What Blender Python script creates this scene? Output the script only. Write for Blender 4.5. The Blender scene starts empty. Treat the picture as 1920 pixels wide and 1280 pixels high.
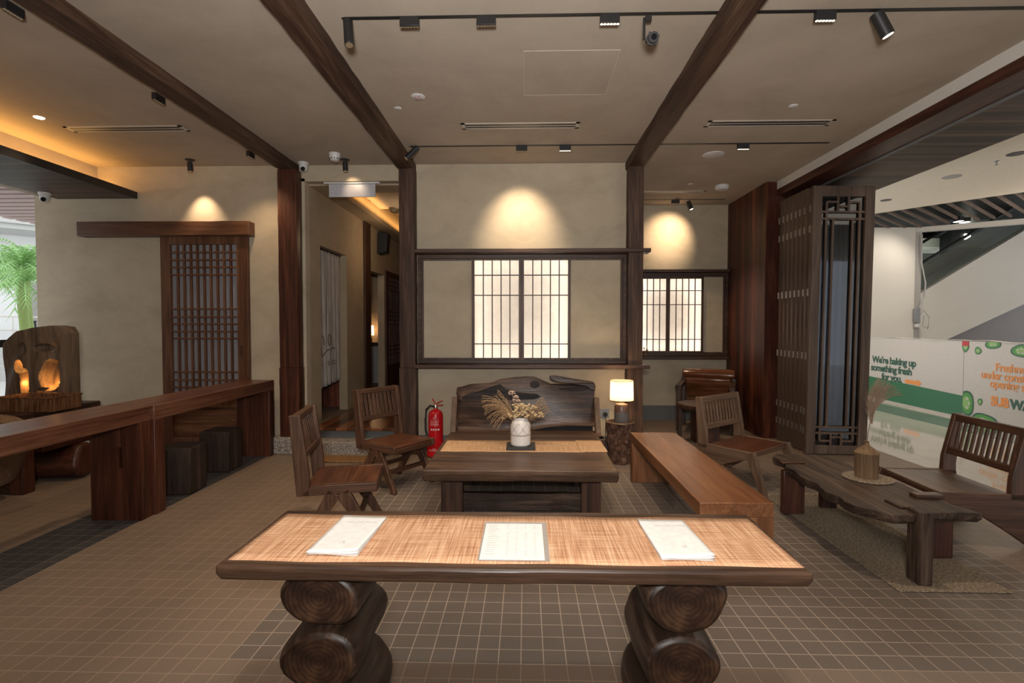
import bpy, bmesh, math, random
from mathutils import Vector, Matrix
random.seed(7)
R = math.radians
PI = math.pi
S = bpy.context.scene
COL = S.collection

# ------------------------------------------------------------------ camera, world, exposure
cam_d = bpy.data.cameras.new('camera')
cam = bpy.data.objects.new('camera', cam_d)
COL.objects.link(cam)
cam.location = (0, 0, 1.476)
cam.rotation_euler = (R(90 - 1.704), 0, R(1.501))
cam_d.sensor_width = 36
cam_d.lens = 965.2 / 1920 * 36
cam_d.clip_start = 0.02
S.camera = cam
S.view_settings.view_transform = 'Standard'
S.view_settings.look = 'None'
S.view_settings.exposure = 0.0
S.view_settings.gamma = 1.0
S.view_settings.use_curve_mapping = False

W = bpy.data.worlds.new('overcast_sky')
S.world = W
W.use_nodes = True
bg = W.node_tree.nodes['Background']
bg.inputs['Color'].default_value = (0.95, 0.975, 1.0, 1)
bg.inputs['Strength'].default_value = 1.9

def lamp(kind, name, loc, energy, color, target=None, size=0.1, spot=60, blend=0.6, size_y=None):
    d = bpy.data.lights.new(name, kind)
    d.energy = energy
    d.color = color
    if kind == 'SPOT':
        d.spot_size = R(spot); d.spot_blend = blend; d.shadow_soft_size = size
    elif kind == 'POINT':
        d.shadow_soft_size = size
    elif kind == 'AREA':
        d.size = size
        if size_y:
            d.shape = 'RECTANGLE'; d.size_y = size_y
    o = bpy.data.objects.new(name, d)
    COL.objects.link(o)
    o.location = loc
    if target is not None:
        v = Vector(target) - Vector(loc)
        o.rotation_euler = v.to_track_quat('-Z', 'Y').to_euler()
    return o

WARM = (1.0, 0.70, 0.42)
WARM2 = (1.0, 0.80, 0.60)
NEUT = (1.0, 0.90, 0.78)
WARM3 = (1.0, 0.74, 0.49)
# the photographer's flash head beside the camera, tilted up to bounce off the ceiling
lamp('AREA', 'camera_flash', (0.0, -0.35, 1.75), 185, (1.0, 0.975, 0.95), (0.0, 1.3, 3.35), 0.30)
# accent spots washing the walls
lamp('SPOT', 'wall_wash_centre', (-0.045, 5.36, 3.22), 100, (1.0, .79, .57), (-0.055, 5.98, 2.62), 0.05, 68, 1.0)
lamp('SPOT', 'wall_wash_door', (-3.78, 5.76, 3.16), 40, WARM3, (-3.77, 5.97, 2.72), 0.02, 66, 1.0)
lamp('SPOT', 'wall_wash_alcove', (2.34, 7.5, 3.18), 85, WARM3, (2.21, 8.1, 2.86), 0.02, 74, 1.0)
lamp('SPOT', 'wall_wash_lintel', (-2.03, 5.83, 3.2), 3.5, WARM3, (-2.01, 6.0, 3.10), 0.02, 75, 0.9)
# tracks: the cells over the tables
lamp('SPOT', 'track_light_front', (0.0, 1.25, 3.28), 130, NEUT, (-0.03, 1.72, 0.75), 0.09, 64, 0.55)
lamp('SPOT', 'track_cell_a1', (-0.24, 3.09, 3.22), 81, WARM2, (-0.1, 4.3, 0.4), 0.07, 56, 0.6)
lamp('SPOT', 'track_cell_a2', (0.505, 3.11, 3.22), 81, WARM2, (0.35, 3.9, 0.4), 0.07, 60, 0.6)
lamp('SPOT', 'track_cell_a3', (1.78, 3.14, 3.22), 94, WARM2, (1.75, 3.5, 0.0), 0.07, 75, 0.6)
lamp('SPOT', 'track_cell_a0', (-1.10, 3.07, 3.12), 81, WARM2, (-1.9, 3.6, 0.0), 0.05, 80, 0.7)
lamp('SPOT', 'track_cell_b1', (0.409, 5.307, 3.22), 54, WARM2, (0.35, 5.0, 0.4), 0.07, 70, 0.6)
lamp('SPOT', 'track_cell_b2', (2.232, 5.355, 3.22), 60, WARM2, (2.1, 5.2, 0.0), 0.07, 80, 0.7)
lamp('SPOT', 'track_cell_far_left', (-2.97, 5.54, 3.24), 30, WARM, (-2.95, 5.95, 1.2), 0.05, 100, 0.9)
lamp('SPOT', 'track_cell_left', (-2.55, 4.2, 3.24), 95, WARM, (-2.5, 4.3, 0.0), 0.07, 90, 0.7)
lamp('SPOT', 'track_cell_alcove', (1.72, 7.5, 3.16), 75, WARM, (2.75, 7.3, 0.9), 0.03, 70, 0.6)
lamp('SPOT', 'downlight_left', (-4.37, 4.57, 3.3), 30, WARM, (-4.3, 4.4, 0.0), 0.05, 90, 0.8)

# ------------------------------------------------------------------ mesh helpers
class MB:
    def __init__(s, o=(0, 0, 0)):
        s.v = []; s.f = []; s.mi = []; s.o = Vector(o)
    def add(s, vs, fs, m=0):
        n = len(s.v)
        s.v += [Vector(p) - s.o for p in vs]
        for f in fs:
            s.f.append([n + i for i in f]); s.mi.append(m)
        return s
    def box(s, x0, y0, z0, x1, y1, z1, m=0):
        vs = [(x, y, z) for z in (z0, z1) for y in (y0, y1) for x in (x0, x1)]
        return s.add(vs, [(0, 2, 3, 1), (4, 5, 7, 6), (0, 1, 5, 4), (2, 6, 7, 3), (0, 4, 6, 2), (1, 3, 7, 5)], m)
    def bar(s, a, b, w, h, up=(0, 0, 1), m=0, w2=None, h2=None):
        a = Vector(a); b = Vector(b); d = (b - a).normalized()
        x = d.cross(Vector(up)).normalized(); y = x.cross(d).normalized()
        w2 = w if w2 is None else w2; h2 = h if h2 is None else h2
        vs = [a + x * sx * w / 2 + y * sy * h / 2 for sx, sy in ((-1, -1), (1, -1), (1, 1), (-1, 1))]
        vs += [b + x * sx * w2 / 2 + y * sy * h2 / 2 for sx, sy in ((-1, -1), (1, -1), (1, 1), (-1, 1))]
        return s.add(vs, [(0, 1, 2, 3), (7, 6, 5, 4), (0, 4, 5, 1), (1, 5, 6, 2), (2, 6, 7, 3), (3, 7, 4, 0)], m)
    def cyl(s, a, b, r, r2=None, n=20, m=0, mcap=None):
        r2 = r if r2 is None else r2
        a = Vector(a); b = Vector(b); d = (b - a).normalized()
        x = d.orthogonal().normalized(); y = d.cross(x)
        vs = []
        for p, rr in ((a, r), (b, r2)):
            vs += [p + (x * math.cos(2 * PI * i / n) + y * math.sin(2 * PI * i / n)) * rr for i in range(n)]
        s.add(vs, [(i, (i + 1) % n, n + (i + 1) % n, n + i) for i in range(n)], m)
        k = len(s.v) - 2 * n
        mc = m if mcap is None else mcap
        s.f.append([k + i for i in range(n)][::-1]); s.mi.append(mc)
        s.f.append([k + n + i for i in range(n)]); s.mi.append(mc)
        return s
    def lathe(s, prof, c=(0, 0, 0), n=28, m=0):
        vs = []
        for r, z in prof:
            vs += [(c[0] + r * math.cos(2 * PI * i / n), c[1] + r * math.sin(2 * PI * i / n), c[2] + z) for i in range(n)]
        fs = []
        for j in range(len(prof) - 1):
            fs += [(j * n + i, j * n + (i + 1) % n, (j + 1) * n + (i + 1) % n, (j + 1) * n + i) for i in range(n)]
        fs.append(list(range(n))[::-1]); fs.append([(len(prof) - 1) * n + i for i in range(n)])
        return s.add(vs, fs, m)
    def prism(s, pts, a, b, axis='z', m=0):
        def P(p, t):
            return {'z': (p[0], p[1], t), 'y': (p[0], t, p[1]), 'x': (t, p[0], p[1])}[axis]
        n = len(pts)
        vs = [P(p, a) for p in pts] + [P(p, b) for p in pts]
        fs = [list(range(n))[::-1], list(range(n, 2 * n))] + [(i, (i + 1) % n, n + (i + 1) % n, n + i) for i in range(n)]
        return s.add(vs, fs, m)
    def grid(s, fn, nu, nv, m=0):
        vs = [fn(i / nu, j / nv) for j in range(nv + 1) for i in range(nu + 1)]
        fs = [(j * (nu + 1) + i, j * (nu + 1) + i + 1, (j + 1) * (nu + 1) + i + 1, (j + 1) * (nu + 1) + i) for j in range(nv) for i in range(nu)]
        return s.add(vs, fs, m)
    def tube(s, path, r, n=8, m=0, taper=None):
        path = [Vector(p) for p in path]
        k = len(path); vs = []
        up = Vector((0.13, 0.21, 0.97))
        for i, p in enumerate(path):
            d = (path[min(i + 1, k - 1)] - path[max(i - 1, 0)]).normalized()
            x = d.cross(up)
            if x.length < 1e-3: x = d.orthogonal()
            x.normalize(); y = d.cross(x)
            rr = r if taper is None else r * (1 - (1 - taper) * i / (k - 1))
            vs += [p + (x * math.cos(2 * PI * q / n) + y * math.sin(2 * PI * q / n)) * rr for q in range(n)]
        fs = []
        for j in range(k - 1):
            fs += [(j * n + i, j * n + (i + 1) % n, (j + 1) * n + (i + 1) % n, (j + 1) * n + i) for i in range(n)]
        fs.append(list(range(n))[::-1]); fs.append([(k - 1) * n + i for i in range(n)])
        return s.add(vs, fs, m)
    def build(s, name, mat, parent=None, bev=0, seg=2, loc=None, sub=0, solid=0):
        me = bpy.data.meshes.new(name)
        me.from_pydata([tuple(v) for v in s.v], [], s.f)
        mats = mat if isinstance(mat, (list, tuple)) else [mat]
        for m in mats: me.materials.append(m)
        for p, k in zip(me.polygons, s.mi): p.material_index = k
        bm = bmesh.new(); bm.from_mesh(me)
        bmesh.ops.recalc_face_normals(bm, faces=bm.faces)
        for f in bm.faces: f.smooth = True
        for e in bm.edges:
            if len(e.link_faces) == 2 and e.calc_face_angle(0) > 0.62: e.smooth = False
        bm.to_mesh(me); bm.free()
        o = bpy.data.objects.new(name, me)
        COL.objects.link(o)
        if parent is not None: o.parent = parent
        if loc: o.location = loc
        if bev:
            b = o.modifiers.new('bevel', 'BEVEL'); b.width = bev; b.segments = seg; b.limit_method = 'ANGLE'; b.angle_limit = R(40)
        if solid:
            b = o.modifiers.new('solid', 'SOLIDIFY'); b.thickness = solid; b.offset = 0
        if sub:
            b = o.modifiers.new('sub', 'SUBSURF'); b.levels = sub; b.render_levels = sub
        return o

def tag(o, label=None, cat=None, group=None, kind=None):
    if label: o['label'] = label
    if cat: o['category'] = cat
    if group: o['group'] = group
    if kind: o['kind'] = kind
    return o
def thing(name, label, cat, loc=(0, 0, 0), rz=0, group=None):
    o = bpy.data.objects.new(name, None); COL.objects.link(o)
    o.empty_display_size = 0.1
    o.location = loc; o.rotation_euler = (0, 0, rz)
    return tag(o, label, cat, group)
def struct(name, mb, mat, parent=None, **k):
    o = mb.build(name, mat, parent, **k)
    if parent is None: o['kind'] = 'structure'
    return o
def copy_tree(o, parent=None):
    c = o.copy(); COL.objects.link(c)
    if parent is not None: c.parent = parent
    for ch in list(o.children): copy_tree(ch, c)
    return c
def text_mesh(name, body, mat, parent, loc, rot, size, bold=0.0, space=1.0, align='LEFT', xs=1.0, ext=0.0006):
    cu = bpy.data.curves.new(name, 'FONT')
    cu.body = body; cu.size = size; cu.offset = bold; cu.space_character = space; cu.align_x = align; cu.extrude = ext
    cu.resolution_u = 3
    t = bpy.data.objects.new(name, cu); COL.objects.link(t)
    dg = bpy.context.evaluated_depsgraph_get(); dg.update()
    me = bpy.data.meshes.new_from_object(t.evaluated_get(dg))
    bpy.data.objects.remove(t); 
    me.materials.clear(); me.materials.append(mat)
    o = bpy.data.objects.new(name, me); COL.objects.link(o)
    o.location = loc; o.rotation_euler = rot; o.scale = (xs, 1, 1)
    if parent is not None: o.parent = parent
    return o

# ------------------------------------------------------------------ materials
def new_mat(name):
    m = bpy.data.materials.new(name); m.use_nodes = True
    nt = m.node_tree
    return m, nt, nt.nodes['Principled BSDF']
def nd(nt, t, **k):
    n = nt.nodes.new(t)
    for a, b in k.items():
        if a in n.inputs: n.inputs[a].default_value = b
        else: setattr(n, a, b)
    return n
def ramp(nt, fac, stops):
    r = nt.nodes.new('ShaderNodeValToRGB')
    e = r.color_ramp.elements
    while len(e) < len(stops): e.new(0.5)
    for i, (p, c) in enumerate(stops):
        e[i].position = p; e[i].color = (*c, 1)
    nt.links.new(fac, r.inputs['Fac'])
    return r
def coords(nt, scale=(1, 1, 1), rot=(0, 0, 0), loc=(0, 0, 0), kind='Object'):
    tc = nt.nodes.new('ShaderNodeTexCoord'); mp = nt.nodes.new('ShaderNodeMapping')
    mp.inputs['Scale'].default_value = scale; mp.inputs['Rotation'].default_value = rot; mp.inputs['Location'].default_value = loc
    nt.links.new(tc.outputs[kind], mp.inputs['Vector'])
    return mp.outputs['Vector']
def bump(nt, bs, h, strength=0.3, dist=0.01):
    b = nt.nodes.new('ShaderNodeBump'); b.inputs['Strength'].default_value = strength; b.inputs['Distance'].default_value = dist
    nt.links.new(h, b.inputs['Height']); nt.links.new(b.outputs['Normal'], bs.inputs['Normal'])
def flat(name, c, rough=0.6, metal=0.0, emis=None, es=0, spec=None):
    m, nt, bs = new_mat(name)
    bs.inputs['Base Color'].default_value = (*c, 1); bs.inputs['Roughness'].default_value = rough; bs.inputs['Metallic'].default_value = metal
    n = nd(nt, 'ShaderNodeTexNoise', Scale=35.0, Detail=3.0)
    nt.links.new(coords(nt), n.inputs['Vector'])
    r = ramp(nt, n.outputs['Fac'], [(0.3, tuple(x * 0.93 for x in c)), (0.7, tuple(min(1, x * 1.05) for x in c))])
    nt.links.new(r.outputs['Color'], bs.inputs['Base Color'])
    if emis:
        bs.inputs['Emission Color'].default_value = (*emis, 1); bs.inputs['Emission Strength'].default_value = es
    return m
_w = {}
def wood(key, axis='x', rough=None):
    k = (key, axis)
    if k in _w: return _w[k]
    dark, mid, light, rg, spec, coarse = WOODS[key]
    m, nt, bs = new_mat('wood_%s_%s' % (key, axis))
    f, g = 9.0 * coarse, 0.7
    sc = {'x': (g, f, f), 'y': (f, g, f), 'z': (f, f, g)}[axis]
    v = coords(nt, sc)
    n1 = nd(nt, 'ShaderNodeTexNoise', Scale=1.0, Detail=5.0, Roughness=0.6, Distortion=1.2)
    nt.links.new(v, n1.inputs['Vector'])
    sc2 = tuple(a * (9 if a > 1 else 3.0) for a in sc)
    n2 = nd(nt, 'ShaderNodeTexNoise', Scale=1.0, Detail=3.0, Roughness=0.7)
    nt.links.new(coords(nt, sc2), n2.inputs['Vector'])
    mx = nd(nt, 'ShaderNodeMath', operation='MULTIPLY_ADD')
    mx.inputs[1].default_value = 0.42
    nt.links.new(n2.outputs['Fac'], mx.inputs[0])
    m2 = nd(nt, 'ShaderNodeMath', operation='MULTIPLY'); m2.inputs[1].default_value = 0.62
    nt.links.new(n1.outputs['Fac'], m2.inputs[0]); nt.links.new(m2.outputs[0], mx.inputs[2])
    r = ramp(nt, mx.outputs[0], [(0.36, dark), (0.52, mid), (0.68, light)])
    nt.links.new(r.outputs['Color'], bs.inputs['Base Color'])
    bs.inputs['Roughness'].default_value = rg
    bs.inputs['Specular IOR Level'].default_value = spec
    bump(nt, bs, mx.outputs[0], 0.9 if key in ('rustic', 'backrest', 'drift') else 0.35, 0.012 if key in ('rustic', 'backrest') else 0.006)
    _w[k] = m
    return m
WOODS = {
    'dark':   ((0.016, 0.007, 0.004), (0.050, 0.023, 0.013), (0.110, 0.055, 0.033), 0.46, 0.4, 1.0),
    'beam':   ((0.020, 0.009, 0.006), (0.060, 0.031, 0.019), (0.130, 0.075, 0.048), 0.6, 0.3, 0.8),
    'red':    ((0.017, 0.005, 0.003), (0.058, 0.017, 0.009), (0.120, 0.042, 0.022), 0.42, 0.45, 0.9),
    'table':  ((0.022, 0.011, 0.007), (0.070, 0.037, 0.022), (0.150, 0.088, 0.054), 0.40, 0.45, 0.9),
    'bench':  ((0.090, 0.032, 0.013), (0.185, 0.074, 0.029), (0.290, 0.130, 0.056), 0.36, 0.5, 0.8),
    'chair':  ((0.028, 0.011, 0.006), (0.070, 0.031, 0.017), (0.135, 0.067, 0.038), 0.42, 0.45, 1.2),
    'seat':   ((0.038, 0.011, 0.006), (0.085, 0.027, 0.012), (0.150, 0.056, 0.026), 0.34, 0.5, 1.0),
    'pale':   ((0.065, 0.036, 0.021), (0.125, 0.073, 0.044), (0.200, 0.125, 0.080), 0.5, 0.4, 1.2),
    'stool':  ((0.014, 0.008, 0.006), (0.038, 0.024, 0.018), (0.075, 0.050, 0.037), 0.7, 0.2, 1.0),
    'plank':  ((0.024, 0.005, 0.003), (0.085, 0.021, 0.010), (0.185, 0.060, 0.027), 0.5, 0.35, 0.6),
    'lattice': ((0.045, 0.016, 0.008), (0.105, 0.044, 0.021), (0.175, 0.085, 0.045), 0.45, 0.4, 1.2),
    'drift':  ((0.009, 0.005, 0.003), (0.036, 0.019, 0.012), (0.115, 0.070, 0.047), 0.45, 0.45, 0.6),
    'leaf':   ((0.045, 0.026, 0.016), (0.090, 0.055, 0.036), (0.150, 0.098, 0.067), 0.5, 0.4, 1.0),
    'vase':   ((0.09, 0.050, 0.026), (0.18, 0.112, 0.062), (0.27, 0.18, 0.108), 0.75, 0.2, 0.9),
    'soffit': ((0.040, 0.022, 0.015), (0.080, 0.050, 0.037), (0.120, 0.080, 0.060), 0.5, 0.4, 1.0),
    'redtop': ((0.045, 0.014, 0.007), (0.090, 0.034, 0.018), (0.155, 0.070, 0.040), 0.34, 0.5, 0.8),
    'backrest': ((0.006, 0.004, 0.004), (0.045, 0.024, 0.016), (0.165, 0.095, 0.062), 0.38, 0.5, 0.45),
    'near_black':   ((0.003, 0.002, 0.002), (0.010, 0.007, 0.006), (0.040, 0.028, 0.022), 0.55, 0.3, 0.6),  # near-black stand-in for shade in hollow, split and gap; also the knot
    'rustic': ((0.012, 0.007, 0.005), (0.052, 0.032, 0.022), (0.130, 0.085, 0.060), 0.6, 0.3, 0.9),
    'gloss':  ((0.060, 0.018, 0.008), (0.150, 0.050, 0.020), (0.26, 0.11, 0.05), 0.18, 0.6, 0.8),
    'carved': ((0.060, 0.036, 0.022), (0.150, 0.100, 0.066), (0.26, 0.185, 0.125), 0.5, 0.4, 0.6),
    'slat':   ((0.075, 0.050, 0.038), (0.120, 0.085, 0.066), (0.165, 0.12, 0.095), 0.6, 0.3, 1.0),
    'floor':  ((0.085, 0.032, 0.013), (0.150, 0.060, 0.026), (0.210, 0.092, 0.042), 0.25, 0.5, 0.6),
}
def plaster(name, a, b, rough=0.85, sc=1.6):
    m, nt, bs = new_mat(name)
    n = nd(nt, 'ShaderNodeTexNoise', Scale=sc, Detail=9.0, Roughness=0.68, Distortion=0.5)
    nt.links.new(coords(nt, (1, 1, 1.5)), n.inputs['Vector'])
    r = ramp(nt, n.outputs['Fac'], [(0.3, a), (0.72, b)])
    n2 = nd(nt, 'ShaderNodeTexNoise', Scale=160.0, Detail=2.0)
    nt.links.new(coords(nt), n2.inputs['Vector'])
    nt.links.new(r.outputs['Color'], bs.inputs['Base Color'])
    bs.inputs['Roughness'].default_value = rough
    bs.inputs['Specular IOR Level'].default_value = 0.15
    bump(nt, bs, n2.outputs['Fac'], 0.15, 0.003)
    return m
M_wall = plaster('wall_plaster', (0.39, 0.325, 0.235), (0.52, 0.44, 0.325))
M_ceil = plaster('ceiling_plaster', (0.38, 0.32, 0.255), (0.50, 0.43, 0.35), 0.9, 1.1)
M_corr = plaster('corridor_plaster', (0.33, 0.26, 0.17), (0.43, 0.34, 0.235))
M_white = plaster('white_paint', (0.60, 0.57, 0.52), (0.66, 0.63, 0.58), 0.6, 0.6)
M_white2 = flat('pale_grey_paint', (0.36, 0.34, 0.32), 0.7)
M_base = flat('grey_skirting', (0.125, 0.125, 0.125), 0.6)
M_black = flat('black_metal', (0.014, 0.014, 0.015), 0.45)
M_grey = flat('grey_metal', (0.34, 0.35, 0.37), 0.35, 0.6)
M_steel = flat('brushed_steel', (0.55, 0.54, 0.52), 0.3, 1.0)
M_wplast = flat('white_plastic', (0.62, 0.61, 0.60), 0.4)
M_ventw = flat('vent_white', (0.52, 0.47, 0.40), 0.5)
M_lens = flat('dark_lens', (0.01, 0.01, 0.012), 0.08)
M_cell = flat('lamp_cell', (0.9, 0.8, 0.65), 0.4, 0, (1.0, 0.80, 0.58), 4.0)
M_cell2 = flat('lamp_cell_dim', (0.08, 0.06, 0.04), 0.3, 0, (1.0, 0.65, 0.35), 0.12)
M_ext = flat('extinguisher_red', (0.50, 0.006, 0.012), 0.25)
M_rubber = flat('black_rubber', (0.012, 0.012, 0.012), 0.6)
M_print = flat('white_print', (0.75, 0.70, 0.70), 0.6)
M_paper = flat('white_paper', (0.80, 0.79, 0.77), 0.7)
M_paper2 = flat('paper_inner_page', (0.62, 0.58, 0.55), 0.7)
M_ink = flat('faint_grey_ink', (0.50, 0.48, 0.45), 0.7)
M_cer = flat('white_ceramic', (0.72, 0.69, 0.66), 0.35)
M_twine = flat('tan_twine', (0.30, 0.19, 0.10), 0.8)
M_slate = flat('black_slate', (0.022, 0.021, 0.020), 0.5)
M_straw = flat('dried_grass', (0.42, 0.27, 0.14), 0.85)
M_pampas = flat('pampas_plume', (0.27, 0.18, 0.125), 0.9)
M_bloom = flat('cream_dried_bloom', (0.56, 0.42, 0.24), 0.85)
M_bloom2 = flat('pink_dried_bloom', (0.55, 0.40, 0.30), 0.85)
M_stem = flat('brown_stem', (0.14, 0.08, 0.045), 0.8)
M_lampbase = flat('brown_glaze', (0.16, 0.085, 0.055), 0.35)
M_lampbase2 = flat('grey_unglazed', (0.15, 0.135, 0.13), 0.6)
M_green = flat('print_green', (0.012, 0.130, 0.045), 0.45)
M_dgreen = flat('print_dark_green', (0.008, 0.075, 0.040), 0.45)
M_lgreen = flat('pepper_green', (0.06, 0.26, 0.03), 0.45)
M_lgreen2 = flat('pepper_flesh', (0.24, 0.42, 0.12), 0.5)
M_orange = flat('print_orange', (0.78, 0.27, 0.05), 0.5)
M_pred = flat('print_red', (0.48, 0.02, 0.03), 0.5)
M_board = flat('hoarding_white', (0.53, 0.475, 0.42), 0.4)
M_leafg = flat('palm_leaf', (0.26, 0.46, 0.16), 0.6)
M_trunk = flat('mossy_trunk', (0.20, 0.28, 0.08), 0.8)
M_flower = flat('pink_flower', (0.60, 0.12, 0.22), 0.7)
M_extw = flat('white_facade', (0.85, 0.86, 0.87), 0.7)
M_exts = flat('concrete', (0.52, 0.52, 0.51), 0.8)
M_pinks = flat('pink_slat', (0.50, 0.38, 0.37), 0.6)
M_hinge = flat('hinge_steel', (0.26, 0.22, 0.19), 0.4, 0.8)
M_cable = flat('grey_cable', (0.42, 0.42, 0.42), 0.6)
M_sign = flat('pale_sign_face', (0.46, 0.46, 0.49), 0.4)
M_bulb = flat('warm_bulb', (0.9, 0.7, 0.4), 0.4, 0, (1.0, 0.62, 0.22), 14.0)
M_flood = flat('floodlight_lens', (0.9, 0.9, 0.85), 0.4, 0, (1.0, 0.94, 0.84), 12.0)
M_mallc = flat('mall_ceiling_plaster', (0.72, 0.64, 0.52), 0.7)
M_ushape = flat('grey_cladding', (0.20, 0.18, 0.175), 0.5)
M_backg = flat('dim_green_wall', (0.12, 0.13, 0.105), 0.5)

def glass(name, tint=(0.9, 0.95, 0.95), rough=0.02):
    m, nt, bs = new_mat(name)
    bs.inputs['Base Color'].default_value = (*tint, 1)
    bs.inputs['Roughness'].default_value = rough
    bs.inputs['Transmission Weight'].default_value = 1.0
    bs.inputs['IOR'].default_value = 1.45
    n = nd(nt, 'ShaderNodeTexNoise', Scale=1.3, Detail=1.0)
    nt.links.new(coords(nt), n.inputs['Vector'])
    bump(nt, bs, n.outputs['Fac'], 0.02, 0.02)
    return m
M_glass = glass('leaf_glass', (0.30, 0.35, 0.44))
M_gglass = glass('green_glass', (0.84, 0.92, 0.87))

def tile_mat(name, a, b, grout, rough=0.5, pitch=0.1, mortar=0.0028, ox=0.019, oy=-0.008, spec=0.35):
    m, nt, bs = new_mat(name)
    v = coords(nt, (1, 1, 1), loc=(ox, oy, 0))
    br = nt.nodes.new('ShaderNodeTexBrick')
    br.offset = 0.0; br.squash = 1.0
    br.inputs['Scale'].default_value = 1.0
    br.inputs['Brick Width'].default_value = pitch; br.inputs['Row Height'].default_value = pitch
    br.inputs['Mortar Size'].default_value = mortar; br.inputs['Mortar Smooth'].default_value = 0.2
    br.inputs['Color1'].default_value = (*a, 1); br.inputs['Color2'].default_value = (*b, 1); br.inputs['Mortar'].default_value = (*grout, 1)
    nt.links.new(v, br.inputs['Vector'])
    n = nd(nt, 'ShaderNodeTexNoise', Scale=220.0, Detail=2.0)
    nt.links.new(coords(nt), n.inputs['Vector'])
    rr = ramp(nt, n.outputs['Fac'], [(0.3, (0.75, 0.75, 0.75)), (0.7, (1.15, 1.15, 1.15))])
    mx = nd(nt, 'ShaderNodeMixRGB', blend_type='MULTIPLY'); mx.inputs['Fac'].default_value = 0.8
    nt.links.new(br.outputs['Color'], mx.inputs['Color1']); nt.links.new(rr.outputs['Color'], mx.inputs['Color2'])
    n3 = nd(nt, 'ShaderNodeTexNoise', Scale=0.9, Detail=4.0)
    nt.links.new(coords(nt), n3.inputs['Vector'])
    r3 = ramp(nt, n3.outputs['Fac'], [(0.3, (0.84, 0.84, 0.86)), (0.7, (1.1, 1.08, 1.05))])
    mx2 = nd(nt, 'ShaderNodeMixRGB', blend_type='MULTIPLY'); mx2.inputs['Fac'].default_value = 1.0
    nt.links.new(mx.outputs['Color'], mx2.inputs['Color1']); nt.links.new(r3.outputs['Color'], mx2.inputs['Color2'])
    nt.links.new(mx2.outputs['Color'], bs.inputs['Base Color'])
    bs.inputs['Roughness'].default_value = rough
    bs.inputs['Specular IOR Level'].default_value = spec
    inv = nd(nt, 'ShaderNodeMath', operation='SUBTRACT'); inv.inputs[0].default_value = 1.0
    nt.links.new(br.outputs['Fac'], inv.inputs[1])
    bump(nt, bs, inv.outputs[0], 0.35, 0.002)
    return m
GR = (0.34, 0.28, 0.22)
M_tile = tile_mat('brown_tile', (0.205, 0.155, 0.120), (0.222, 0.167, 0.128), (0.33, 0.25, 0.19))
M_tileg = tile_mat('grey_brown_tile', (0.145, 0.118, 0.098), (0.158, 0.129, 0.107), (0.38, 0.31, 0.25))
M_tiled = tile_mat('charcoal_tile', (0.040, 0.041, 0.045), (0.048, 0.048, 0.051), (0.16, 0.14, 0.13))
M_mallf = tile_mat('mall_floor', (0.50, 0.47, 0.40), (0.52, 0.49, 0.42), (0.30, 0.28, 0.24), 0.05, 1.2, 0.004, 0.3, 0.2, 0.9)
M_mallg = tile_mat('mall_floor_grey_reflection', (0.17, 0.20, 0.17), (0.18, 0.21, 0.18), (0.12, 0.13, 0.12), 0.05, 1.2, 0.004, 0.3, 0.2, 0.9)  # grey floor with the green stripe's reflection put into its colour

def granite():
    m, nt, bs = new_mat('granite')
    v = nd(nt, 'ShaderNodeTexVoronoi', Scale=70.0)
    nt.links.new(coords(nt), v.inputs['Vector'])
    n = nd(nt, 'ShaderNodeTexNoise', Scale=45.0, Detail=6.0, Roughness=0.8)
    nt.links.new(coords(nt), n.inputs['Vector'])
    r = ramp(nt, n.outputs['Fac'], [(0.38, (0.10, 0.09, 0.085)), (0.5, (0.30, 0.27, 0.24)), (0.62, (0.50, 0.46, 0.42))])
    nt.links.new(r.outputs['Color'], bs.inputs['Base Color'])
    bs.inputs['Roughness'].default_value = 0.85
    bump(nt, bs, n.outputs['Fac'], 0.8, 0.02)
    return m
M_granite = granite()
def weave(name, a, b, c, sx, sy, rough=0.8, st=0.5, k=5):
    m, nt, bs = new_mat(name)
    w1 = nd(nt, 'ShaderNodeTexNoise', Scale=1.0, Detail=2.0); nt.links.new(coords(nt, (sx, k, 5)), w1.inputs['Vector'])
    w2 = nd(nt, 'ShaderNodeTexNoise', Scale=1.0, Detail=2.0); nt.links.new(coords(nt, (k, sy, 5)), w2.inputs['Vector'])
    ad = nd(nt, 'ShaderNodeMath', operation='ADD'); nt.links.new(w1.outputs['Fac'], ad.inputs[0]); nt.links.new(w2.outputs['Fac'], ad.inputs[1])
    hf = nd(nt, 'ShaderNodeMath', operation='MULTIPLY'); hf.inputs[1].default_value = 0.5; nt.links.new(ad.outputs[0], hf.inputs[0])
    r = ramp(nt, hf.outputs[0], [(0.36, a), (0.5, b), (0.62, c)])
    nt.links.new(r.outputs['Color'], bs.inputs['Base Color'])
    bs.inputs['Roughness'].default_value = rough; bs.inputs['Specular IOR Level'].default_value = 0.2
    bump(nt, bs, hf.outputs[0], st, 0.004)
    return m
M_runner = weave('straw_runner', (0.34, 0.155, 0.078), (0.56, 0.315, 0.180), (0.72, 0.48, 0.31), 170, 240)
M_runner2 = weave('straw_runner_pale', (0.36, 0.20, 0.10), (0.50, 0.31, 0.17), (0.60, 0.41, 0.25), 190, 160)
M_jute = weave('jute', (0.105, 0.078, 0.052), (0.225, 0.178, 0.128), (0.36, 0.295, 0.22), 150, 150, 0.9, 1.0, 45)
M_coir = weave('coir', (0.11, 0.055, 0.022), (0.22, 0.12, 0.05), (0.32, 0.19, 0.09), 140, 140, 0.95, 1.0, 60)
M_wicker = weave('wicker', (0.07, 0.025, 0.010), (0.17, 0.075, 0.032), (0.26, 0.13, 0.06), 90, 90, 0.7, 1.0, 40)
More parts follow.
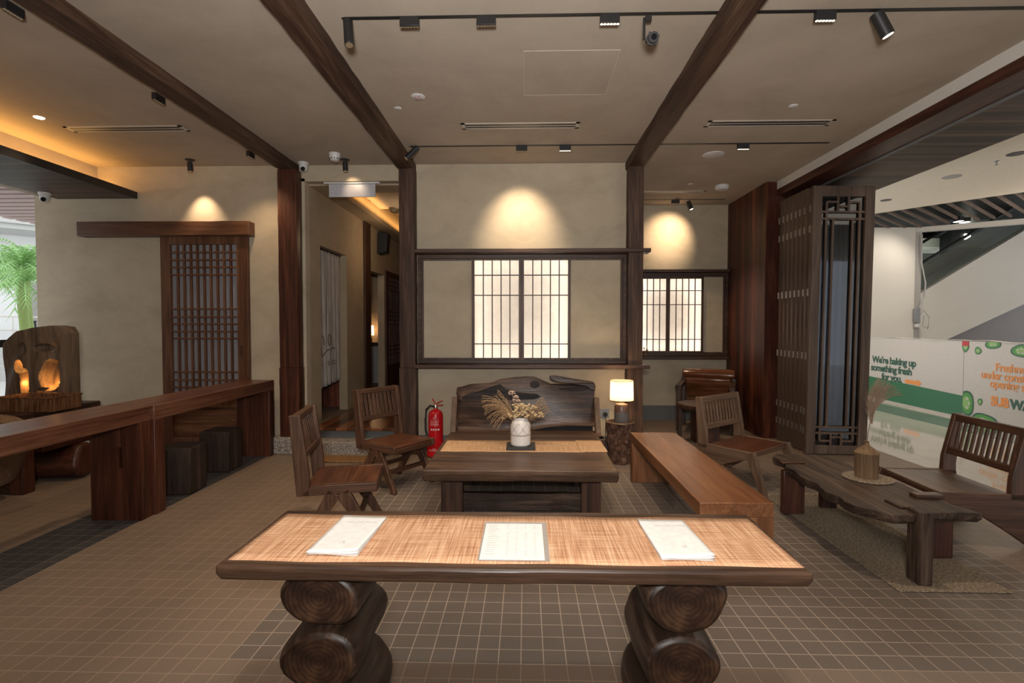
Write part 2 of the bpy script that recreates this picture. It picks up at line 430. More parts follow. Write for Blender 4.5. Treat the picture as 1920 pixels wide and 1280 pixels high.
M_linen = weave('linen_curtain', (0.27, 0.235, 0.205), (0.36, 0.32, 0.285), (0.42, 0.38, 0.345), 300, 300, 0.9, 0.1)

def paper_mat(name, col):
    m, nt, bs = new_mat(name)
    n = nd(nt, 'ShaderNodeTexNoise', Scale=9.0, Detail=8.0, Roughness=0.7, Distortion=1.0)
    nt.links.new(coords(nt), n.inputs['Vector'])
    r = ramp(nt, n.outputs['Fac'], [(0.3, tuple(x * 0.88 for x in col)), (0.7, col)])
    tr = nd(nt, 'ShaderNodeBsdfTranslucent'); df = nd(nt, 'ShaderNodeBsdfDiffuse')
    mx = nd(nt, 'ShaderNodeMixShader'); mx.inputs['Fac'].default_value = 0.6
    nt.links.new(r.outputs['Color'], tr.inputs['Color']); nt.links.new(r.outputs['Color'], df.inputs['Color'])
    nt.links.new(df.outputs[0], mx.inputs[1]); nt.links.new(tr.outputs[0], mx.inputs[2])
    out = [x for x in nt.nodes if x.type == 'OUTPUT_MATERIAL'][0]
    nt.links.new(mx.outputs[0], out.inputs['Surface'])
    return m
M_shoji = paper_mat('shoji_paper', (0.88, 0.85, 0.81))
M_shade = paper_mat('lamp_shade_linen', (0.62, 0.53, 0.42))
M_hanji = flat('grey_door_paper', (0.25, 0.245, 0.26), 0.9)

def ring_mat(name):
    m, nt, bs = new_mat(name)
    tc = nt.nodes.new('ShaderNodeTexCoord'); sp = nt.nodes.new('ShaderNodeSeparateXYZ')
    nt.links.new(tc.outputs['Object'], sp.inputs[0])
    cb = nt.nodes.new('ShaderNodeCombineXYZ'); nt.links.new(sp.outputs['X'], cb.inputs['X']); nt.links.new(sp.outputs['Z'], cb.inputs['Z'])
    ln = nd(nt, 'ShaderNodeVectorMath', operation='LENGTH'); nt.links.new(cb.outputs[0], ln.inputs[0])
    n = nd(nt, 'ShaderNodeTexNoise', Scale=9.0, Detail=3.0); nt.links.new(cb.outputs[0], n.inputs['Vector'])
    m1 = nd(nt, 'ShaderNodeMath', operation='MULTIPLY_ADD'); m1.inputs[1].default_value = 0.035
    nt.links.new(n.outputs['Fac'], m1.inputs[0]); nt.links.new(ln.outputs['Value'], m1.inputs[2])
    m2 = nd(nt, 'ShaderNodeMath', operation='MULTIPLY'); m2.inputs[1].default_value = 420.0; nt.links.new(m1.outputs[0], m2.inputs[0])
    sn = nd(nt, 'ShaderNodeMath', operation='SINE'); nt.links.new(m2.outputs[0], sn.inputs[0])
    n2 = nd(nt, 'ShaderNodeTexNoise', Scale=14.0, Detail=6.0); nt.links.new(cb.outputs[0], n2.inputs['Vector'])
    m3 = nd(nt, 'ShaderNodeMath', operation='MULTIPLY_ADD'); m3.inputs[1].default_value = 0.05
    nt.links.new(sn.outputs[0], m3.inputs[0]); nt.links.new(n2.outputs['Fac'], m3.inputs[2])
    r = ramp(nt, m3.outputs[0], [(0.3, (0.009, 0.004, 0.002)), (0.5, (0.030, 0.013, 0.007)), (0.72, (0.085, 0.042, 0.021))])
    nt.links.new(r.outputs['Color'], bs.inputs['Base Color'])
    bs.inputs['Roughness'].default_value = 0.45
    bump(nt, bs, m3.outputs[0], 0.4, 0.004)
    return m
M_ring = ring_mat('log_end_rings')
def bark_mat():
    m, nt, bs = new_mat('burl_bark')
    v = nd(nt, 'ShaderNodeTexNoise', Scale=26.0, Detail=8.0, Roughness=0.75, Distortion=0.6)
    nt.links.new(coords(nt, (1, 1, 0.7)), v.inputs['Vector'])
    r = ramp(nt, v.outputs['Fac'], [(0.36, (0.022, 0.008, 0.005)), (0.50, (0.110, 0.048, 0.028)), (0.64, (0.30, 0.17, 0.11))])
    nt.links.new(r.outputs['Color'], bs.inputs['Base Color']); bs.inputs['Roughness'].default_value = 0.5
    bump(nt, bs, v.outputs['Fac'], 1.0, 0.03)
    return m
M_bark = bark_mat()
def rock_mat():
    m, nt, bs = new_mat('stacked_rock')
    v = nd(nt, 'ShaderNodeTexNoise', Scale=2.6, Detail=10.0, Roughness=0.75, Distortion=1.6)
    nt.links.new(coords(nt, (1, 1, 1)), v.inputs['Vector'])
    r = ramp(nt, v.outputs['Fac'], [(0.35, (0.10, 0.07, 0.045)), (0.5, (0.30, 0.24, 0.16)), (0.65, (0.48, 0.40, 0.28))])
    nt.links.new(r.outputs['Color'], bs.inputs['Base Color']); bs.inputs['Roughness'].default_value = 0.9
    bump(nt, bs, v.outputs['Fac'], 1.0, 0.2)
    return m
M_rock = rock_mat()
def planks_mat(name, key, pitch, axis):
    # boards laid side by side: grain along 'axis', seams every pitch
    m = wood(key, axis).copy(); m.name = name
    nt = m.node_tree; bs = nt.nodes['Principled BSDF']
    tc = nt.nodes.new('ShaderNodeTexCoord'); sp = nt.nodes.new('ShaderNodeSeparateXYZ')
    nt.links.new(tc.outputs['Object'], sp.inputs[0])
    d = nd(nt, 'ShaderNodeMath', operation='DIVIDE'); d.inputs[1].default_value = pitch
    nt.links.new(sp.outputs[{'z': 'Y', 'y': 'X', 'x': 'Y'}[axis]], d.inputs[0])
    fl = nd(nt, 'ShaderNodeMath', operation='FLOOR'); nt.links.new(d.outputs[0], fl.inputs[0])
    fr = nd(nt, 'ShaderNodeMath', operation='FRACT'); nt.links.new(d.outputs[0], fr.inputs[0])
    wn = nd(nt, 'ShaderNodeTexWhiteNoise', noise_dimensions='1D'); nt.links.new(fl.outputs[0], wn.inputs['W'])
    rm = ramp(nt, wn.outputs['Value'], [(0.0, (0.45, 0.42, 0.40)), (1.0, (1.5, 1.45, 1.4))])
    mx = nd(nt, 'ShaderNodeMixRGB', blend_type='MULTIPLY'); mx.inputs['Fac'].default_value = 1.0
    src = bs.inputs['Base Color'].links[0].from_socket
    nt.links.new(src, mx.inputs['Color1']); nt.links.new(rm.outputs['Color'], mx.inputs['Color2'])
    gt = nd(nt, 'ShaderNodeMath', operation='GREATER_THAN'); gt.inputs[1].default_value = 0.03 if pitch > 0.08 else 0.1
    nt.links.new(fr.outputs[0], gt.inputs[0])
    mx2 = nd(nt, 'ShaderNodeMixRGB', blend_type='MIX'); mx2.inputs['Color1'].default_value = (0.006, 0.004, 0.003, 1)
    nt.links.new(gt.outputs[0], mx2.inputs['Fac']); nt.links.new(mx.outputs['Color'], mx2.inputs['Color2'])
    nt.links.new(mx2.outputs['Color'], bs.inputs['Base Color'])
    return m
M_planks = planks_mat('wall_planks', 'plank', 0.115, 'z')
M_soffit = planks_mat('soffit_planks', 'soffit', 0.075, 'x')
M_pfloor = planks_mat('platform_boards', 'floor', 0.14, 'y')
# ------------------------------------------------------------------ the setting: floor, walls, ceiling
xs = [-5.6, -3.419, -2.919, -1.319, 2.981, 4.19]
ys = [-3.0, 2.208, 5.208, 8.25]
mb = MB()
for i in range(5):
    for j in range(3):
        k = 0
        if i == 1: k = 2
        if i == 3 and j == 1: k = 1
        mb.add([(xs[i], ys[j], 0), (xs[i + 1], ys[j], 0), (xs[i + 1], ys[j + 1], 0), (xs[i], ys[j + 1], 0)], [(0, 1, 2, 3)], k)
struct('floor', mb, [M_tile, M_tileg, M_tiled])
struct('floor_mall', MB().box(4.19, -8, -0.1, 6.15, 16, 0).box(6.75, -8, -0.1, 13, 16, 0), M_mallf)
struct('floor_mall_band', MB().box(6.15, -8, -0.1, 6.75, 16, 0), M_mallg)
struct('floor_corridor_room', MB().box(-5.6, 6.14, 0, -2.5, 11.2, 0.268), M_tile)
pl = MB().box(-2.5, 6.02, 0.0, -1.38, 11.2, 0.24)
struct('trim_platform_riser', pl, M_base)
pf = MB().box(-2.52, 5.98, 0.241, -1.38, 11.2, 0.275)
struct('floor_corridor', pf, M_pfloor, bev=0.004)

c = MB().box(-5.05, -3.0, 3.35, 3.265, 8.25, 3.45)
struct('ceiling', c, M_ceil)
struct('ceiling_bulkhead_left', MB().box(-5.72, -3.0, 3.0, -5.05, 6.0, 3.45), M_ceil)
struct('ceiling_bulkhead_right', MB().box(3.265, -3.0, 3.25, 3.40, 8.25, 3.45).box(3.40, -3.0, 3.20, 4.34, 8.25, 3.45), M_white)
struct('ceiling_soffit_left', MB().box(-5.54, -3.0, 2.98, -4.60, 6.0, 3.0), M_soffit)
struct('trim_soffit_edge', MB().box(-4.605, -3.0, 2.975, -4.575, 6.0, 3.055), M_black)
struct('ceiling_soffit_right', MB().box(3.54, -3.0, 3.16, 4.345, 8.25, 3.2), M_soffit)
struct('trim_door_track', MB().box(3.535, -1.6, 3.150, 3.543, 6.9, 3.162).box(3.56, -1.6, 3.150, 3.566, 6.9, 3.162), M_grey)

lw = MB().box(-5.82, 6.0, 0, -2.70, 6.12, 3.45)
struct('wall_left', lw, M_wall)
struct('wall_left_return', MB().box(-5.82, 6.12, 0, -5.62, 11.2, 3.45), M_wall)
struct('wall_lintel', MB().box(-2.70, 6.0, 3.165, -1.38, 6.12, 3.45), M_wall)
cw = MB()
cw.box(-1.38, 6.0, 0, -0.61, 6.12, 3.45).box(0.505, 6.0, 0, 1.24, 6.12, 3.45).box(-0.61, 6.0, 0, 0.505, 6.12, 1.06).box(-0.61, 6.0, 2.27, 0.505, 6.12, 3.45)
struct('wall_centre', cw, M_wall)
cl = MB()
cl.box(-2.70, 6.12, 0, -2.58, 6.43, 3.2).box(-2.70, 7.38, 0, -2.58, 8.47, 3.2).box(-2.70, 9.36, 0, -2.58, 11.2, 3.2)
cl.box(-2.70, 6.43, 2.49, -2.58, 7.38, 3.2).box(-2.70, 8.47, 2.40, -2.58, 9.36, 3.2)
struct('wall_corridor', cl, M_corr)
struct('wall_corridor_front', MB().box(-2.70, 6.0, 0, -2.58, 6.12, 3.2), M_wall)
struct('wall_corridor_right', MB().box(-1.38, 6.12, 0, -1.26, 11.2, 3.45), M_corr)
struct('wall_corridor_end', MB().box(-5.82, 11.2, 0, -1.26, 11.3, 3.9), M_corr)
struct('wall_storeroom', MB().box(-3.95, 7.62, 0.27, -2.70, 7.72, 3.2).box(-4.0, 6.12, 0.27, -3.9, 7.62, 3.2), planks_mat('storeroom_boards', 'plank', 0.3, 'z'))
struct('ceiling_rooms', MB().box(-5.82, 6.12, 3.2, -2.58, 11.3, 3.3), M_ceil)
# corridor ceiling with a long rock-lined coffer
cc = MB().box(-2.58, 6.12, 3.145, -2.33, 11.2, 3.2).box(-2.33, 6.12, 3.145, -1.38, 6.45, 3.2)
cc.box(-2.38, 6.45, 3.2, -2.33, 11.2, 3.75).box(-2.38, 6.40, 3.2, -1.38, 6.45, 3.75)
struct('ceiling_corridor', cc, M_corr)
def rock(u, v):
    x = -2.33 + 0.95 * u; y = 6.45 + 4.75 * v
    z = 3.48 + 0.10 * math.sin(7 * x + 3.1 * y) * math.sin(5.3 * y + 2) + 0.07 * math.sin(13 * x - 6 * y) + random.uniform(-.03, .03) - 0.12 * u * u
    return (x, y, z)
struct('ceiling_rock_coffer', MB().grid(rock, 22, 90), M_rock)

struct('wall_rear_blocker', MB().box(-5.72, -3.2, 0, 4.4, -3.0, 3.45), M_wall)  # unseen wall, added to block daylight from behind the camera
struct('wall_left_blocker', MB().box(-5.72, -3.0, 0, -5.6, 5.1, 3.45), M_wall)  # unseen wall, added to narrow the left opening and cut daylight
struct('wall_alcove_left', MB().box(1.24, 6.0, 0, 1.33, 8.1, 3.45), M_wall)
ab = MB()
ab.box(1.24, 8.1, 0, 1.68, 8.22, 3.45).box(2.755, 8.1, 0, 3.40, 8.22, 3.45).box(1.68, 8.1, 0, 2.755, 8.22, 1.07).box(1.68, 8.1, 2.225, 2.755, 8.22, 3.45)
struct('wall_alcove_back', ab, M_wall)
struct('wall_dark_backing', MB().box(3.345, 6.93, 0, 4.18, 8.1, 3.2), wood('dark', 'z'))  # added dark block behind the folded leaves, keeps their glass dark
struct('wall_alcove_right', MB().box(3.13, 6.83, 0, 3.34, 8.1, 3.36), M_planks)
struct('baseboard_left', MB().box(-3.16, 5.985, 0, -2.70, 6.0, 0.155), M_base)
struct('baseboard_centre', MB().box(-1.26, 5.985, 0, 1.156, 6.0, 0.195), M_base)
struct('baseboard_alcove', MB().box(1.33, 8.085, 0, 3.13, 8.1, 0.235), M_base)

# timber frame -------------------------------------------------
def rough_beam(a, b, n, wx, wz, amp, axis):
    mb = MB()
    rings = []
    rnd = random.Random(int(abs(a[0]) * 100) + n)
    prof = [(-.5, -.5), (-.17, -.53), (.17, -.52), (.5, -.5), (.53, 0), (.5, .5), (0, .52), (-.5, .5), (-.53, 0)]
    k = len(prof)
    for i in range(n + 1):
        t = i / n
        p = Vector(a).lerp(Vector(b), t)
        for (px, pz) in prof:
            jx = rnd.uniform(-amp, amp); jz = rnd.uniform(-amp, amp)
            if axis == 'y': rings.append((p.x + px * wx + jx, p.y, p.z + pz * wz + jz))
            else: rings.append((p.x + px * wx + jx, p.y + pz * wz + jz, p.z))
    fs = []
    for i in range(n):
        fs += [(i * k + q, i * k + (q + 1) % k, (i + 1) * k + (q + 1) % k, (i + 1) * k + q) for q in range(k)]
    fs += [tuple(range(k)), tuple(range(n * k, n * k + k))]
    mb.add(rings, fs)
    return mb
for x, w, lab in ((-2.725, 0.155, 'rough dark timber ceiling beam running to the leftmost post'),
                  (-1.36, 0.175, 'rough dark timber ceiling beam meeting the post left of the big paper window'),
                  (1.235, 0.175, 'rough dark timber ceiling beam meeting the post right of the big paper window')):
    o = rough_beam((x, -1.6, 3.315), (x, 6.0, 3.315), 46, w, 0.105, 0.004, 'y').build('timber_beam', wood('beam', 'y'))
    tag(o, lab, 'beam', 'timber ceiling beams')
for x, w, zb, key, lab in ((-2.72, 0.215, 0.20, 'red', 'reddish timber post on a granite block, left of the corridor'),
                      (-1.35, 0.175, 0.0, 'beam', 'timber post between the corridor and the big paper window'),
                      (1.24, 0.165, 0.0, 'beam', 'timber post to the right of the big paper window, behind the table lamp')):
    t = thing('timber_post', lab, 'post', (x, 5.918, zb), 0, 'timber posts along the back wall')
    rough_beam((0, 0, 1.0 - zb), (0, 0, 3.262 - zb), 20, w, 0.145, 0.002, 'z').build('post_shaft', wood(key, 'z'), t)
    rough_beam((0, 0, 0), (0, 0, 0.996 - zb), 10, w + 0.012, 0.15, 0.002, 'z').build('post_foot', wood(key, 'z'), t)
g = MB((-2.72, 5.92, 0))
g.prism([(-2.93, 5.80), (-2.60, 5.80), (-2.61, 6.0), (-2.93, 6.0)], 0, 0.198)
tag(g.build('post_base_stone', M_granite, bev=0.012, loc=(-2.72, 5.92, 0)), 'rough granite block under the reddish timber post', 'stone')
b = rough_beam((3.40, -1.6, 3.205), (3.40, 6.95, 3.205), 30, 0.262, 0.088, 0.0015, 'y').build('header_beam', wood('red', 'y'))
tag(b, 'long red-brown timber header beam above the open right side', 'beam')
o = MB((-2.58, 8.3, 0.27)).box(-2.579, 8.15, 0.277, -2.545, 8.45, 3.144).build('timber_post', wood('dark', 'z'), loc=(-2.58, 8.3, 0.27), bev=0.006)
tag(o, 'dark timber post on the corridor wall beside the wall speaker', 'post')

# centre window (window_1) -------------------------------------
def shoji_window(name, Y, x0, x1, z0, z1, sashes, hz, fr, box):
    f = MB()
    w = 0.042
    f.box(x0, Y - 0.05, z1 - w, x1, Y, z1).box(x0, Y - 0.05, z0, x1, Y, z0 + w).box(x0, Y - 0.05, z0 + w, x0 + w, Y, z1 - w).box(x1 - w, Y - 0.05, z0 + w, x1, Y, z1 - w)
    root = struct(name, f, wood('dark', 'x'), bev=0.003)
    i = MB(); a = x0 + w; e = x1 - w; ww = 0.02
    i.box(a, Y - 0.03, z1 - w - ww, e, Y, z1 - w).box(a, Y - 0.03, z0 + w, e, Y, z0 + w + ww).box(a, Y - 0.03, z0 + w + ww, a + ww, Y, z1 - w - ww).box(e - ww, Y - 0.03, z0 + w + ww, e, Y, z1 - w - ww)
    i.build('inner_frame', wood('dark', 'z'), root)
    for (a, e) in sashes:
        s = MB(); t = 0.0305
        zz0, zz1 = box[2], box[3]
        s.box(a - t, Y - 0.028, zz0 - t, a, Y, zz1 + t).box(e, Y - 0.028, zz0 - t, e + t, Y, zz1 + t).box(a, Y - 0.028, zz1, e, Y, zz1 + t).box(a, Y - 0.028, zz0 - t, e, Y, zz0)
        so = s.build('sash', wood('dark', 'z'), root, bev=0.002)
        l = MB()
        for k in range(1, 5):
            x = a + (e - a) * k / 5
            l.box(x - 0.006, Y - 0.022, zz0, x + 0.006, Y - 0.003, zz1)
        for z in hz: l.box(a, Y - 0.021, z - 0.006, e, Y - 0.004, z + 0.006)
        l.build('lattice', wood('dark', 'z'), so)
        MB().box(a, Y - 0.003, zz0, e, Y - 0.001, zz1).build('paper_pane', M_shoji, so)
    lb = MB(); bx0, bx1, bz0, bz1 = box
    bx0 -= .02; bx1 += .02; D = 0.16; bz0 -= 0.02; bz1 += 0.02
    lb.box(bx0 - .02, Y + D, bz0 - .02, bx1 + .02, Y + D + .02, bz1 + .02)
    lb.box(bx0 - .02, Y + .005, bz0 - .02, bx0, Y + D, bz1 + .02).box(bx1, Y + .005, bz0 - .02, bx1 + .02, Y + D, bz1 + .02)
    lb.box(bx0, Y + .005, bz1, bx1, Y + D, bz1 + .02).box(bx0, Y + .005, bz0 - .02, bx1, Y + D, bz0)
    lb.build('light_box', M_cer, root)
    W_ = bx1 - bx0; H_ = bz1 - bz0; cx = (bx0 + bx1) / 2; cz = (bz0 + bz1) / 2
    E = LBE
    col = (1.0, 0.92, 0.82)
    lamp('AREA', 'led_strip', (bx0 + 0.01, Y + .09, cz), E * H_, col, (cx, Y + 0.10, cz), 0.02, size_y=H_ * .96)
    lamp('AREA', 'led_strip', (bx1 - 0.01, Y + .09, cz), E * H_, col, (cx, Y + 0.10, cz), 0.02, size_y=H_ * .96)
    for q in (bz0 + .01, bz1 - .01):
        l = lamp('AREA', 'led_strip', (cx, Y + .09, q), E * W_ * .8, col, None, W_ * .96, size_y=0.02)
        l.rotation_euler = (0 if q > cz else PI, 0, 0)
    for l in [o for o in COL.objects if o.name.startswith('led_strip') and abs(o.location.z - cz) < .01 and abs(o.location.y - Y - .09) < .01]:
        l.rotation_euler = (0, R(90) if l.location.x > cx else R(-90), 0)
        l.data.size = H_ * .96; l.data.size_y = 0.02
    return root
LBE = 4.6
shoji_window('window_1', 5.998, -1.25, 1.158, 1.045, 2.30, [(-0.593, -0.078), (-0.018, 0.491)], (2.066, 1.834, 1.27), 0, (-0.593, 0.491, 1.075, 2.256))
shoji_window('window_2', 8.098, 1.335, 3.128, 1.01, 2.30, [(1.70, 2.186), (2.244, 2.73)], (2.027, 1.81, 1.27), 0, (1.70, 2.73, 1.088, 2.212))
for z, lab in ((2.325, 'long dark wooden ledge above the big paper window, passing the post'), (1.018, 'long dark wooden ledge under the big paper window, above the lamp')):
    o = MB((0.07, 5.9, z)).box(-1.262, 5.80, z - .022, 1.40, 5.995, z + .022).build('wooden_ledge', wood('dark', 'x'), loc=(0.07, 5.9, z), bev=0.006)
    tag(o, lab, 'ledge', 'ledges across the centre wall')
for z, lab in ((2.325, 'dark ledge above the alcove paper window'), (0.985, 'dark ledge under the alcove paper window')):
    o = MB((2.2, 8.05, z)).box(1.335, 7.98, z - .022, 3.128, 8.095, z + .022).build('wooden_ledge', wood('dark', 'x'), loc=(2.2, 8.05, z), bev=0.006)
    tag(o, lab, 'ledge', 'ledges across the alcove wall')
t = thing('dried_flower_sprig', 'tiny dried flower sprig at the post end of the alcove window ledge', 'flower', (1.86, 8.03, 1.007))
MB().lathe([(0.02, 0), (0.03, 0.02), (0.015, 0.05)], n=12).build('bud_vase', M_lampbase, t)
s = MB(); bl = MB()
for k in range(9):
    a = random.uniform(0, 6.28); rr = random.uniform(.01, .06); h = random.uniform(.08, .15)
    s.tube([(0, 0, .04), (rr * math.cos(a), rr * math.sin(a) * .4, h)], .0015, 5)
    bl.lathe([(.004, -.008), (.011, 0), (.004, .008)], (rr * math.cos(a), rr * math.sin(a) * .4, h), 8)
s.build('stems', M_stem, t); bl.build('blooms', M_bloom2, t)

# left sliding door (door_1) -----------------------------------
zy = lambda y: 2.429 - (y - 459) * 0.00627
d = MB()
d.box(-4.267, 5.93, 0.06, -4.155, 5.985, 2.53).box(-3.365, 5.93, 0.06, -3.235, 5.985, 2.53).box(-4.155, 5.93, 2.43, -3.365, 5.985, 2.53).box(-4.155, 5.93, 0.52, -3.365, 5.985, 0.64).box(-4.155, 5.93, 0.06, -3.365, 5.985, 0.16)
door1 = struct('door_1', d, wood('lattice', 'z'), bev=0.004)
l = MB()
for k in range(1, 10):
    x = -4.155 + 0.79 * k / 10
    l.box(x - .010, 5.938, 0.64, x + .010, 5.972, 2.43)
for y in (473.7, 487.8, 501.3, 515.3, 579, 594, 607, 621, 634, 697, 712, 726, 740):
    z = zy(y); l.box(-4.155, 5.934, z - .010, -3.365, 5.968, z + .010)
l.build('lattice', wood('lattice', 'z'), door1, bev=0.002)
MB().box(-4.155, 5.974, 0.64, -3.365, 5.980, 2.43).build('paper_panel', M_hanji, door1)
q = MB().box(-4.155, 5.95, 0.16, -3.365, 5.98, 0.52)
pts = [(-4.11, 0.19)] + [(-4.11 + 0.70 * i / 16, 0.36 + 0.10 * math.sin(PI * i / 16)) for i in range(17)] + [(-3.41, 0.19)]
q.prism(pts, 5.942, 5.95, 'y')
q.build('kick_panel', wood('lattice', 'x'), door1, bev=0.003)
MB().box(-3.33, 5.922, 1.12, -3.31, 5.93, 1.25).build('door_pull', wood('dark', 'z'), door1)
o = MB((-4.19, 5.9, 2.6)).box(-5.20, 5.86, 2.52, -3.175, 5.998, 2.685).build('header_rail', wood('lattice', 'x'), loc=(-4.19, 5.9, 2.6), bev=0.008)
tag(o, 'long thick wooden header carrying the sliding lattice door', 'door rail')

# corridor fittings --------------------------------------------
d = MB().box(-2.578, 9.42, 0.28, -2.55, 9.52, 2.5).box(-2.578, 10.5, 0.28, -2.55, 10.6, 2.5).box(-2.578, 9.52, 2.4, -2.55, 10.5, 2.5).box(-2.578, 9.52, 0.28, -2.55, 10.5, 0.75)
door2 = struct('door_2', d, wood('red', 'z'))
l = MB()
for k in range(1, 9): l.box(-2.57, 9.52 + .98 * k / 9 - .01, .75, -2.555, 9.52 + .98 * k / 9 + .01, 2.4)
for z in (2.32, 2.24, 2.16, 1.75, 1.67, 1.59, 1.51, 1.1, 1.02, 0.94): l.box(-2.57, 9.52, z - .01, -2.556, 10.5, z + .01)
l.build('lattice', wood('red', 'z'), door2)
MB().box(-2.579, 9.52, .75, -2.572, 10.5, 2.4).build('door_backing', wood('dark', 'z'), door2)

t = thing('noren_curtain', 'long split linen curtain with a line-drawn face hanging in the corridor doorway', 'curtain', (-2.665, 6.9, 0.68))
def cloth(y0, y1, zb0, zb1):
    def f(u, v):
        y = y0 + (y1 - y0) * u
        zt = 1.80; zb = zb0 + (zb1 - zb0) * u
        a = 0.016 * math.sin((y * 38)) * (0.4 + 0.6 * (1 - v)) + 0.006 * math.sin(y * 91 + v * 4)
        return (a, y, zb + (zt - zb) * v)
    return f
MB().grid(cloth(-0.46, -0.03, -0.03, 0.0), 40, 30).build('left_panel', M_linen, t, solid=0.003)
MB().grid(cloth(-0.025, 0.45, 0.0, 0.03), 40, 30).build('right_panel', M_linen, t, solid=0.003)
MB().cyl((0, -0.47, 1.8), (0, 0.47, 1.8), 0.012, n=12).build('curtain_rod', wood('dark', 'y'), t)
lg = MB()
def stroke(mb, pts, r=0.006, x=0.026):
    mb.tube([(x, a, b) for a, b in pts], r, 6)
stroke(lg, [(-.30 + .0, .66), (-.26, .665), (-.23, .62), (-.215, .55)])
stroke(lg, [(-.03 + .055 * math.cos(q * 2 * PI / 14), .615 + .075 * math.sin(q * 2 * PI / 14)) for q in range(15)])
stroke(lg, [(-.32, .52), (-.315, .42), (-.27, .405), (-.20, .44), (-.12, .475), (-.05, .485)])
stroke(lg, [(0.0, .455), (.04, .49), (.10, .505), (.15, .485)])
lg.build('face_drawing', M_stem, t)
for (yy, ch) in ((-.33, 's'), (-.11, 'O'), (.03, 'O'), (.13, 'C')):
    text_mesh('curtain_letter', ch, M_stem, t, (.030, yy, .27), (R(90), 0, R(90)), .09)

t = thing('loudspeaker', 'small black tilted speaker high on the corridor wall', 'speaker', (-2.49, 9.0, 2.92))
MB().prism([(-.08, -.19), (.07, -.16), (.10, .17), (-.06, .19)], -.10, .10, 'y').build('cabinet', M_black, t, bev=.008)
MB().prism([(.072, -.155), (.076, -.155), (.104, .165), (.100, .165)], -.09, .09, 'y').build('grille', M_rubber, t)
MB().box(-.085, -.02, -.03, -.07, .02, .03).build('bracket', M_black, t)

# lamp on a counter seen through the corridor opening
t = thing('counter', 'pale counter with a dark top seen through the corridor opening', 'counter', (-3.35, 11.0, 0.27))
MB().box(-.6, -.15, 0, .5, .18, .78).build('body', M_white2, t); MB().box(-.62, -.18, .78, .52, .19, .86).build('top', wood('dark', 'x'), t, bev=.004)
t = thing('table_lamp', 'small glowing lamp on the counter beyond the corridor opening', 'lamp', (-3.36, 11.0, 1.13))
MB().lathe([(.05, 0), (.06, .03), (.05, .12), (.02, .15)], n=20).build('lamp_base', M_lampbase, t)
MB().lathe([(.10, .15), (.10, .155), (.085, .36), (.083, .36)], n=24).build('lamp_shade', M_shade, t)
lamp('POINT', 'counter_lamp_bulb', (-3.36, 11.0, 1.40), 9, WARM, size=.03)
lamp('POINT', 'corridor_light', (-1.9, 8.0, 2.8), 7.0, WARM, size=.1)
lamp('AREA', 'coffer_led', (-2.25, 8.9, 3.24), 9, (1.0, 0.52, 0.16), (-1.9, 8.9, 3.6), .05, size_y=4.6).rotation_euler = (0, R(180 - 30), 0)

t = thing('exit_sign', 'flat grey blank exit sign hung under the corridor lintel', 'sign', (-2.04, 6.06, 3.165))
MB().box(-.33, -.03, -.02, .33, .03, 0).build('mount_plate', M_wplast, t, bev=.003)
MB().box(-.275, -.008, -.17, .275, .008, -.02).build('sign_panel', M_sign, t, bev=.002)

# plaster patch lines: access hatch
o = MB((0.32, 3.9, 3.349)).box(-0.01, 3.57, 3.3485, 0.64, 4.235, 3.3495).build('access_hatch', M_ceil, loc=(0.32, 3.9, 3.349))
e = MB((0.32, 3.9, 3.349))
for a in ((-0.014, 3.566, -0.010, 4.239), (0.64, 3.566, 0.644, 4.239), (-0.01, 3.566, 0.64, 3.570), (-0.01, 4.235, 0.64, 4.239)): e.box(a[0], a[1], 3.347, a[2], a[3], 3.350)
e.build('hatch_seam', M_ventw, o)
tag(o, 'flush plastered square access hatch in the ceiling', 'hatch')

# ------------------------------------------------------------------ ceiling devices
def vent(x0, x1, y0, y1, lab):
    cx, cy = (x0 + x1) / 2, (y0 + y1) / 2
    t = thing('slot_vent', lab, 'vent', (cx, cy, 3.35), 0, 'slot air vents in the ceiling')
    w, h = (x1 - x0) / 2, (y1 - y0) / 2
    MB().box(-w, -h, -.006, w, -h + .024, 0).box(-w, h - .024, -.006, w, h, 0).box(-w, -h, -.006, -w + .035, h, 0).box(w - .035, -h, -.006, w, h, 0).box(-w, -.008, -.005, w, .008, 0).build('vent_frame', M_ventw, t)
    MB().box(-w + .02, -h + .02, -.004, w - .02, h - .02, -.001).build('vent_slots', M_black, t)
vent(-0.60, 0.50, 4.80, 4.94, 'long white slot vent in the ceiling centre, before the big paper window')
vent(1.67, 2.82, 4.80, 4.94, 'long white slot vent in the ceiling to the right')
vent(-4.35, -3.22, 4.78, 4.92, 'long white slot vent in the ceiling on the left')
vent(1.50, 2.50, 7.25, 7.36, 'slot vent in the alcove ceiling')
def disc(name, lab, cat, x, y, r, h, mat=M_wplast, dots=False):
    t = thing(name, lab, cat, (x, y, 3.35))
    MB().lathe([(r, 0), (r, -h * .5), (r * .8, -h)], n=28).build('housing', mat, t)
    if dots:
        m = MB()
        for k in range(4):
            a = k * PI / 2 + .5; m.lathe([(.006, -h - .001), (.006, -h - .003)], (r * .45 * math.cos(a), r * .45 * math.sin(a), 0), 8)
        m.build('status_dots', M_pred, t)['kind'] = 'stuff'
    return t
disc('speaker_plate', 'round white speaker plate in the ceiling by the second beam', 'speaker', -0.88, 4.24, .058, .012, dots=True)
disc('round_plate', 'tiny round white plate in the ceiling beside the speaker plate', 'plate', -1.10, 4.46, .033, .008)
disc('round_plate', 'tiny round white plate in the ceiling above the right slot vent', 'plate', 2.275, 4.50, .038, .010)
disc('speaker_plate', 'large round white speaker plate beyond the right ceiling beam', 'speaker', 2.05, 5.74, .115, .012)
disc('round_plate', 'tiny white plate in the alcove ceiling', 'plate', 2.17, 6.9, .035, .006)
